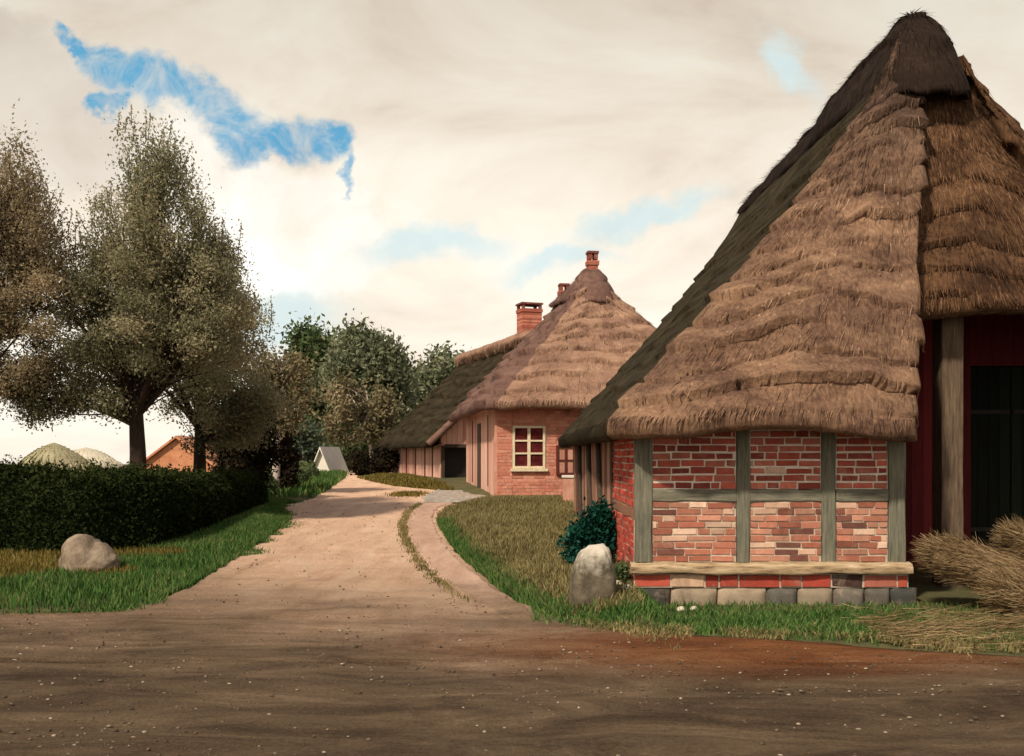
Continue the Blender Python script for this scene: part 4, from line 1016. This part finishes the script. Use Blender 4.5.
# ------------------------------------------------------------------ stones
def rock(name, label, center, radii, seed, mat, sub=5, amp=.18, lobes=None, cat='boulder', group=None, sq=1.0):
    bm = bmesh.new(); bmesh.ops.create_icosphere(bm, subdivisions=sub, radius=1)
    bv = np.array([v.co[:] for v in bm.verts]); bf = np.array([[v.index for v in f.verts] for f in bm.faces]); bm.free()
    v = np.sign(bv) * np.abs(bv) ** sq
    n1 = nz_arr(bv * 1.3 + seed); n2 = nz_arr(bv * 3.1 + seed * 2); n3 = nz_arr(bv * 8 + seed)
    v = v * (1 + amp * n1 + amp * .5 * n2 + amp * .15 * n3)[:, None]
    if lobes: v = lobes(v)
    G = Geo(); G.add(v * np.array(radii), bf, smooth=True)
    o = G.build(name, mat); o.location = center
    return tag(o, label, cat, group)
def two_lobes(v):
    k = np.clip((v[:, 0] - .1) / .9, 0, 1)
    v[:, 2] *= (1 - .42 * k); v[:, 2] -= .10 * np.exp(-((v[:, 0] - .22) / .14) ** 2) * (v[:, 2] > 0)
    return v
p = on_ground(94, 572) * .985
rock('boulder', 'beige rounded boulder in the yellowish grass before the dark hedge', (p[0] + .05, p[1] - .3, gz(p[0], p[1]) + .15), (.48, .42, .45), 4.2, M['boulder'], 5, .16, two_lobes)
m, nt, out = new_mat('lit_top_stone')
v = mapped(nt); n1 = noise_(nt, v, 3.2, 8, .7); sp = N(nt, 'ShaderNodeSeparateXYZ', {0: v})
g = ramp(nt, n1, [(.3, (.05, .042, .029)), (.5, (.115, .095, .066)), (.75, (.24, .195, .14))])
k = N(nt, 'ShaderNodeMapRange', {'Value': math_(nt, 'ADD', sp.outputs[2], math_(nt, 'MULTIPLY', math_(nt, 'SUBTRACT', noise_(nt, v, 6, 5, .7), .5), .8)), 'From Min': .22, 'From Max': .55}).outputs[0]  # whitish highlight painted into the upper part of the stone
finish(nt, out, mixc(nt, k, g, (.52, .47, .39)), .9, n1, .9, .05); M['lit_stone'] = m
def upright(v):
    top = np.clip((v[:, 2] + .2) / 1.2, 0, 1)
    v[:, 0] *= 1 - .25 * top ** 2; v[:, 0] += .12 * top; v[:, 2] += .16 * v[:, 0] * (v[:, 2] > 0) - .35 * np.clip(v[:, 0] - .45, 0, 1) * (v[:, 2] > 0)
    return v
p = at(594, 604, 12.6)
rock('standing_stone', 'tall grey standing stone with a whitish highlight coloured into its top at the farmhouse corner', (p[0] - .02, p[1], .30), (.30, .26, .55), 11.0, M['lit_stone'], 5, .13, upright, 'stone', None, .55)
for px, py, r, lab in ((607, 604, .065, 'small pale stone right at the foot of the standing stone'), (617, 602, .075, 'largest of the small pale stones by the brick corner'), (627, 606, .07, 'small pale stone lying nearest the brick corner'), (619, 610, .045, 'tiny pale stone in front of the two larger ones'),
                   (681, 612, .045, 'small whitish stone in the grass below the left brick panel'), (694, 611, .04, 'tiny whitish stone in the grass right of a similar one')):
    q = on_ground(px, py); rock('small_stone', lab, (q[0], q[1], gz(q[0], q[1]) + r * .7), (r * 1.2, r, r * .9), px * .37, M['hay_pale'], 3, .18, None, 'stone', 'pale stones at the farmhouse corner')

# ------------------------------------------------------------------ straw sheaves at the entrance
def sheaf(name, label, foot, head, w0, w1, seed, n=4200, lift=.0):
    """a leaning bundle of straw: narrow cut butts at the foot, a loose bristling head"""
    foot = np.array(foot, float); head = np.array(head, float)
    ax = head - foot; L = np.linalg.norm(ax); ax /= L
    sx = np.cross(ax, [0, 0, 1.0]); sx /= np.linalg.norm(sx); sy = np.cross(sx, ax)
    root = thing(name, label, 'straw sheaf', foot, 0, 'straw sheaves leaning before the barn entrance')
    nu, na = 26, 22; V = np.zeros((nu, na, 3))
    for i in range(nu):
        q = i / (nu - 1); r = w0 + (w1 - w0) * q; r *= (1 - .12 * math.exp(-((q - .55) / .12) ** 2)); r *= math.sqrt(max(.05, 1 - max(0, (q - .82) / .2) ** 2))
        for j in range(na):
            a = 2 * math.pi * j / na; rr = r * (1 + .12 * nz(math.cos(a) * 2 + seed, math.sin(a) * 2, q * 2) + .05 * nz(math.cos(a) * 9 + seed, math.sin(a) * 9, q))
            V[i, j] = ax * L * q * .94 + sx * math.cos(a) * rr + sy * math.sin(a) * rr * .85 - np.array([0, 0, .10 * math.sin(q * 3.1)])
    i, j = np.meshgrid(np.arange(nu - 1), np.arange(na), indexing='ij'); j2 = (j + 1) % na
    G = Geo(); G.add(V, np.stack([i * na + j, i * na + j2, (i + 1) * na + j2, (i + 1) * na + j], -1).reshape(-1, 4), smooth=True)
    G.add(V[0], np.arange(na)[::-1][None, :]); G.add(V[-1], np.arange(na)[None, :])
    G.build('straw_core', M['straw_body'], root)
    G = Geo()
    ii = rng.integers(0, nu, n); jj = rng.integers(0, na, n); p = V[ii, jj] + rng.normal(0, .012, (n, 3))
    out = p - V[ii].mean(1); out /= np.linalg.norm(out, axis=1)[:, None] + 1e-9
    q = ii / (nu - 1)
    d = ax + out * rng.uniform(0, .10, n)[:, None] * (.4 + q[:, None]) + rng.normal(0, .22, (n, 3)); d /= np.linalg.norm(d, axis=1)[:, None]
    strands(G, p, d, rng.uniform(.10, .30, n), .004, np.clip(rng.normal(.35, .25, n), 0, 1))
    k = n // 5; jj = rng.integers(0, na, k); ii = rng.integers(int(nu * .75), nu, k); p = V[ii, jj] * .9 + V[ii].mean(1) * .1
    out = p - V[ii].mean(1); d = ax * .9 + out / (np.linalg.norm(out, axis=1)[:, None] + 1e-9) * rng.uniform(0, .5, k)[:, None] + rng.normal(0, .30, (k, 3)); d[:, 2] += .35; d /= np.linalg.norm(d, axis=1)[:, None]
    strands(G, p, d, rng.uniform(.08, .26, k), .004, rng.uniform(.2, 1, k))
    G.build('loose_straw', M['straw'], root)
    G = Geo(); i = int(nu * .55); ring = V[i]; c = ring.mean(0)
    pts = np.concatenate([c + (ring - c) * 1.06, (c + (ring - c) * 1.06)[:2]]); tube(G, pts, .018, 6, cap=False); G.build('binding', M['straw_body'], root)
    return root
sheaf('straw_sheaf', 'pale straw sheaf with a bristly head leaning closest to the brick front', (7.9, 12.35, .20), (5.30, 13.0, .78), .34, .30, 1.0)
sheaf('straw_sheaf', 'pale straw sheaf lying low in front with its butts at the picture edge', (7.6, 11.75, .02), (5.85, 12.3, .42), .28, .27, 5.0)
sheaf('straw_sheaf', 'pale straw sheaf at the right picture edge with its head against the dark door', (8.8, 12.9, .30), (6.55, 13.45, .92), .36, .30, 9.0)

# ------------------------------------------------------------------ far things
def mound(name, label, cat, px, py_top, Y, rx, ry, mat, seed):
    c = at(px, py_top, Y); g = float(base_g(Y)); h = c[2] - g
    ns, na = 16, 28; V = np.zeros((ns, na, 3))
    for i in range(ns):
        q = i / (ns - 1); r = (1 - q ** 1.7) ** .8 if q < 1 else 0.0
        for j in range(na):
            a = 2 * math.pi * j / na; k = 1 + .08 * nz(math.cos(a) * 2 + seed, math.sin(a) * 2, q * 3)
            V[i, j] = [math.cos(a) * rx * r * k, math.sin(a) * ry * r * k, h * q - .1]
    i, j = np.meshgrid(np.arange(ns - 1), np.arange(na), indexing='ij'); j2 = (j + 1) % na
    G = Geo(); G.add(V, np.stack([i * na + j, i * na + j2, (i + 1) * na + j2, (i + 1) * na + j], -1).reshape(-1, 4), smooth=True)
    p = V[:-2].reshape(-1, 3)[rng.integers(0, (ns - 2) * na, 3000)] * rng.uniform(.99, 1.03, (3000, 1)); d = np.stack([p[:, 0], p[:, 1], -2.2 - 0 * p[:, 2]], 1) + rng.normal(0, .5, (3000, 3)); d /= np.linalg.norm(d, axis=1)[:, None]
    strands(G, p, d, rng.uniform(.2, .6, 3000), .03, .5)
    o = G.build(name, mat); o.location = (c[0], Y, g); tag(o, label, cat)
mound('haystack', 'grey-green haystack rising behind the hedge left of the tallest trunk', 'haystack', 54, 441, 66.0, 2.3, 2.3, M['hay'], 2)
mound('haystack', 'paler rounded haystack just right of the grey-green one', 'haystack', 86, 446, 80.0, 2.7, 2.7, M['hay_pale'], 8)

def far_house(name, label, px0, px1, py_eave, py_ridge, Y, roof, wall, depth, rot=0, win=False):
    a = at(px0, py_eave, Y); b = at(px1, py_eave, Y); g = float(base_g(Y)); W = b[0] - a[0]; eh = a[2] - g; rh = at(px0, py_ridge, Y)[2] - g
    root = thing(name, label, 'house', (a[0], Y, g), rot)
    G = Geo()
    sec = np.array([[0, 0, -.2], [W, 0, -.2], [W, 0, eh], [W / 2, 0, rh - .05], [0, 0, eh]])
    V = np.concatenate([sec, sec + [0, depth, 0]])
    G.add(V, np.array([[0, 1, 2, 3, 4]])); G.add(V, np.array([[9, 8, 7, 6, 5]])); G.add(V, np.array([[0, 4, 9, 5], [1, 6, 7, 2]]))
    G.build('wall', wall, root)
    G = Geo(); t = .14; o = .25
    for s in (0, 1):
        e = np.array([-o if s == 0 else W + o, eh - o * (rh - eh) / (W / 2)]); r = np.array([W / 2, rh])
        sec = np.array([[e[0], -o, e[1]], [r[0], -o, r[1]], [r[0], -o, r[1] + t], [e[0], -o, e[1] + t]])
        V = np.concatenate([sec, sec + [0, depth + 2 * o, 0]]); f = BOXF.copy()
        G.add(V, f if s else f[:, ::-1])
    G.build('roof', roof, root)
    return root
far_house('far_cottage', 'distant cottage with an orange roof half hidden behind the tree trunks', 140, 214, 466, 438, 58.0, M['orange_roof'], M['orange_roof'], 7.0, 0)
far_house('white_hut', 'tiny white steep-gabled hut at the far end of the lane', 313, 331, 470, 449, 57.0, M['white'], M['white'], 2.4, R(-12))

# ------------------------------------------------------------------ sky and sun
w = bpy.data.worlds.new('World'); scene.world = w; w.use_nodes = True
nt = w.node_tree; nt.nodes.clear()
SUN_AZ = R(214)      # clockwise from +Y: behind the viewer's left shoulder
SUN_EL = R(45)
out = nt.nodes.new('ShaderNodeOutputWorld'); bg = nt.nodes.new('ShaderNodeBackground')
sky = nt.nodes.new('ShaderNodeTexSky'); sky.sky_type = 'NISHITA'; sky.sun_disc = False
sky.sun_elevation = SUN_EL; sky.sun_rotation = SUN_AZ; sky.dust_density = 1.0
tc = nt.nodes.new('ShaderNodeTexCoord'); sep = N(nt, 'ShaderNodeSeparateXYZ', {0: tc.outputs['Generated']})
dx, dy, dz = sep.outputs
ay = math_(nt, 'MAXIMUM', math_(nt, 'ABSOLUTE', dy), .06)
U = math_(nt, 'DIVIDE', dx, ay); V = math_(nt, 'DIVIDE', dz, ay)     # a flat cloud sheet seen towards the north (tangents of azimuth and height)
uv = N(nt, 'ShaderNodeCombineXYZ', {0: U, 1: V}).outputs[0]
n_a = noise_(nt, uv, 14, 5, .6); n_b = noise_(nt, N(nt, 'ShaderNodeVectorMath', {0: uv, 1: (5.3, 2.7, 1.1)}, operation='ADD').outputs[0], 14, 5, .6)
Ud = math_(nt, 'ADD', U, math_(nt, 'MULTIPLY', math_(nt, 'SUBTRACT', n_a, .5), .085)); Vd = math_(nt, 'ADD', V, math_(nt, 'MULTIPLY', math_(nt, 'SUBTRACT', n_b, .5), .085))
def patch(px, py, rx, ry, rot=0.0):
    cu, cv = (px - 512) / F, (HOR - py) / F; c, s = math.cos(R(rot)), math.sin(R(rot))
    a = math_(nt, 'SUBTRACT', Ud, cu); b = math_(nt, 'SUBTRACT', Vd, cv)
    p = math_(nt, 'ADD', math_(nt, 'MULTIPLY', a, c / rx * F), math_(nt, 'MULTIPLY', b, s / rx * F))
    q = math_(nt, 'ADD', math_(nt, 'MULTIPLY', a, -s / ry * F), math_(nt, 'MULTIPLY', b, c / ry * F))
    return math_(nt, 'SUBTRACT', 1.0, math_(nt, 'SQRT', math_(nt, 'ADD', math_(nt, 'MULTIPLY', p, p), math_(nt, 'MULTIPLY', q, q))))
def union(lst):
    f = lst[0]
    for q in lst[1:]: f = math_(nt, 'SMOOTH_MAX', f, q, .35)
    return f
rift = union([patch(70, 44, 34, 11, -40), patch(105, 64, 52, 26, -30), patch(104, 100, 24, 13), patch(152, 86, 56, 32, -20), patch(212, 108, 60, 30, -20), patch(240, 140, 28, 38, 10), patch(290, 138, 62, 28, -6), patch(332, 150, 28, 30, -40), patch(349, 180, 9, 26, -10)])
front = N(nt, 'ShaderNodeMapRange', {'Value': dy, 'From Min': .1, 'From Max': .3}).outputs[0]
rift_m = math_(nt, 'MULTIPLY', N(nt, 'ShaderNodeMapRange', {'Value': rift, 'From Min': .0, 'From Max': .55}, interpolation_type='SMOOTHSTEP').outputs[0], front)
# ragged wisps over the rift's upper side
wisp = noise_(nt, uv, 26, 6, .7, .6)
rift_m = math_(nt, 'MULTIPLY', rift_m, N(nt, 'ShaderNodeMapRange', {'Value': wisp, 'From Min': .36, 'From Max': .60, 'To Min': .50, 'To Max': 1.0}).outputs[0])
thin = union([patch(430, 248, 120, 26, 3), patch(290, 322, 90, 46), patch(790, 65, 55, 26, -50), patch(560, 262, 90, 20, 10), patch(640, 215, 120, 22, 20)])
thin_m = math_(nt, 'MULTIPLY', N(nt, 'ShaderNodeMapRange', {'Value': thin, 'From Min': 0, 'From Max': .8, 'To Max': .92}, interpolation_type='SMOOTHSTEP').outputs[0], front)
K = 12.8   # radiance of lit cloud, in sky units (times strength .1)
cn = noise_(nt, N(nt, 'ShaderNodeMapping', {0: uv, 3: (1.0, 2.2, 1)}).outputs[0], 3.2, 7, .58, .5)
cloud = ramp(nt, cn, [(.28, (.60, .50, .41)), (.42, (.76, .67, .56)), (.54, (.84, .77, .66)), (.68, (.89, .86, .77))])
lobe = lambda l, lo, hi, mx: math_(nt, 'MULTIPLY', N(nt, 'ShaderNodeMapRange', {'Value': union([patch(*q) for q in l]), 'From Min': lo, 'From Max': hi, 'To Max': mx}, interpolation_type='SMOOTHSTEP').outputs[0], front)
billow = N(nt, 'ShaderNodeMapRange', {'Value': noise_(nt, uv, 9, 6, .6, .3), 'From Min': .35, 'From Max': .65}).outputs[0]
cloud = mixc(nt, lobe([(20, 110, 120, 80), (-20, 60, 90, 60), (75, 150, 70, 60)], 0, .35, .75), cloud, mixc(nt, billow, (.60, .53, .455), (.74, .68, .60)))
cloud = mixc(nt, lobe([(175, 165, 60, 50), (255, 215, 95, 62), (330, 235, 80, 50), (285, 270, 120, 40)], 0, .35, .85), cloud, mixc(nt, billow, (.80, .735, .64), (.97, .95, .89)))
high = N(nt, 'ShaderNodeMapRange', {'Value': V, 'From Min': .18, 'From Max': .50}, interpolation_type='SMOOTHSTEP').outputs[0]
cloud = mixc(nt, high, cloud, mixc(nt, 1.0, cloud, (.70, .68, .66), 'MULTIPLY'))
zen = N(nt, 'ShaderNodeMapRange', {'Value': dz, 'From Min': .45, 'From Max': .85}, interpolation_type='SMOOTHSTEP').outputs[0]
cloud = mixc(nt, 1.0, cloud, (K, K, K), 'MULTIPLY')
clear_blue = mixc(nt, 1.0, sky.outputs[0], (.85, 1.35, 1.50), 'MULTIPLY')
veil = mixc(nt, 1.0, mixc(nt, .35, (.60, .76, .76), cn), (K, K, K), 'MULTIPLY')
c = mixc(nt, thin_m, cloud, veil)
blue = mixc(nt, .8, clear_blue, mixc(nt, cn, (.05 * K, .25 * K, .44 * K), (.16 * K, .42 * K, .58 * K)))
c = mixc(nt, rift_m, c, blue)
c = mixc(nt, math_(nt, 'MULTIPLY', zen, .8), c, sky.outputs[0])
nt.links.new(c, bg.inputs[0]); bg.inputs[1].default_value = .1
nt.links.new(bg.outputs[0], out.inputs[0])

sd = bpy.data.lights.new('sun', 'SUN'); sd.energy = 4.6; sd.angle = R(3.0); sd.color = (1.0, .87, .69)
so = bpy.data.objects.new('sun', sd); COL.objects.link(so); so.location = (-20, -30, 40)
dirv = Vector((math.sin(SUN_AZ) * math.cos(SUN_EL), math.cos(SUN_AZ) * math.cos(SUN_EL), math.sin(SUN_EL)))
so.rotation_euler = (-dirv).to_track_quat('-Z', 'Y').to_euler()

cd = bpy.data.cameras.new('camera'); co = bpy.data.objects.new('camera', cd); COL.objects.link(co); scene.camera = co
cd.sensor_width = 36.0; cd.lens = 36.0 * F / 1024.0; cd.shift_y = (HOR - 378.0) / 1024.0; cd.clip_end = 5000; cd.clip_start = .1
co.location = (0, 0, EYE); co.rotation_euler = (R(90), 0, 0)

scene.render.engine = 'CYCLES'
scene.view_settings.view_transform = 'Standard'; scene.view_settings.look = 'None'
scene.view_settings.exposure = 0.0; scene.view_settings.gamma = 1.0
scene.cycles.max_bounces = 6; scene.cycles.diffuse_bounces = 3; scene.cycles.transparent_max_bounces = 4
scene.cycles.use_denoising = True
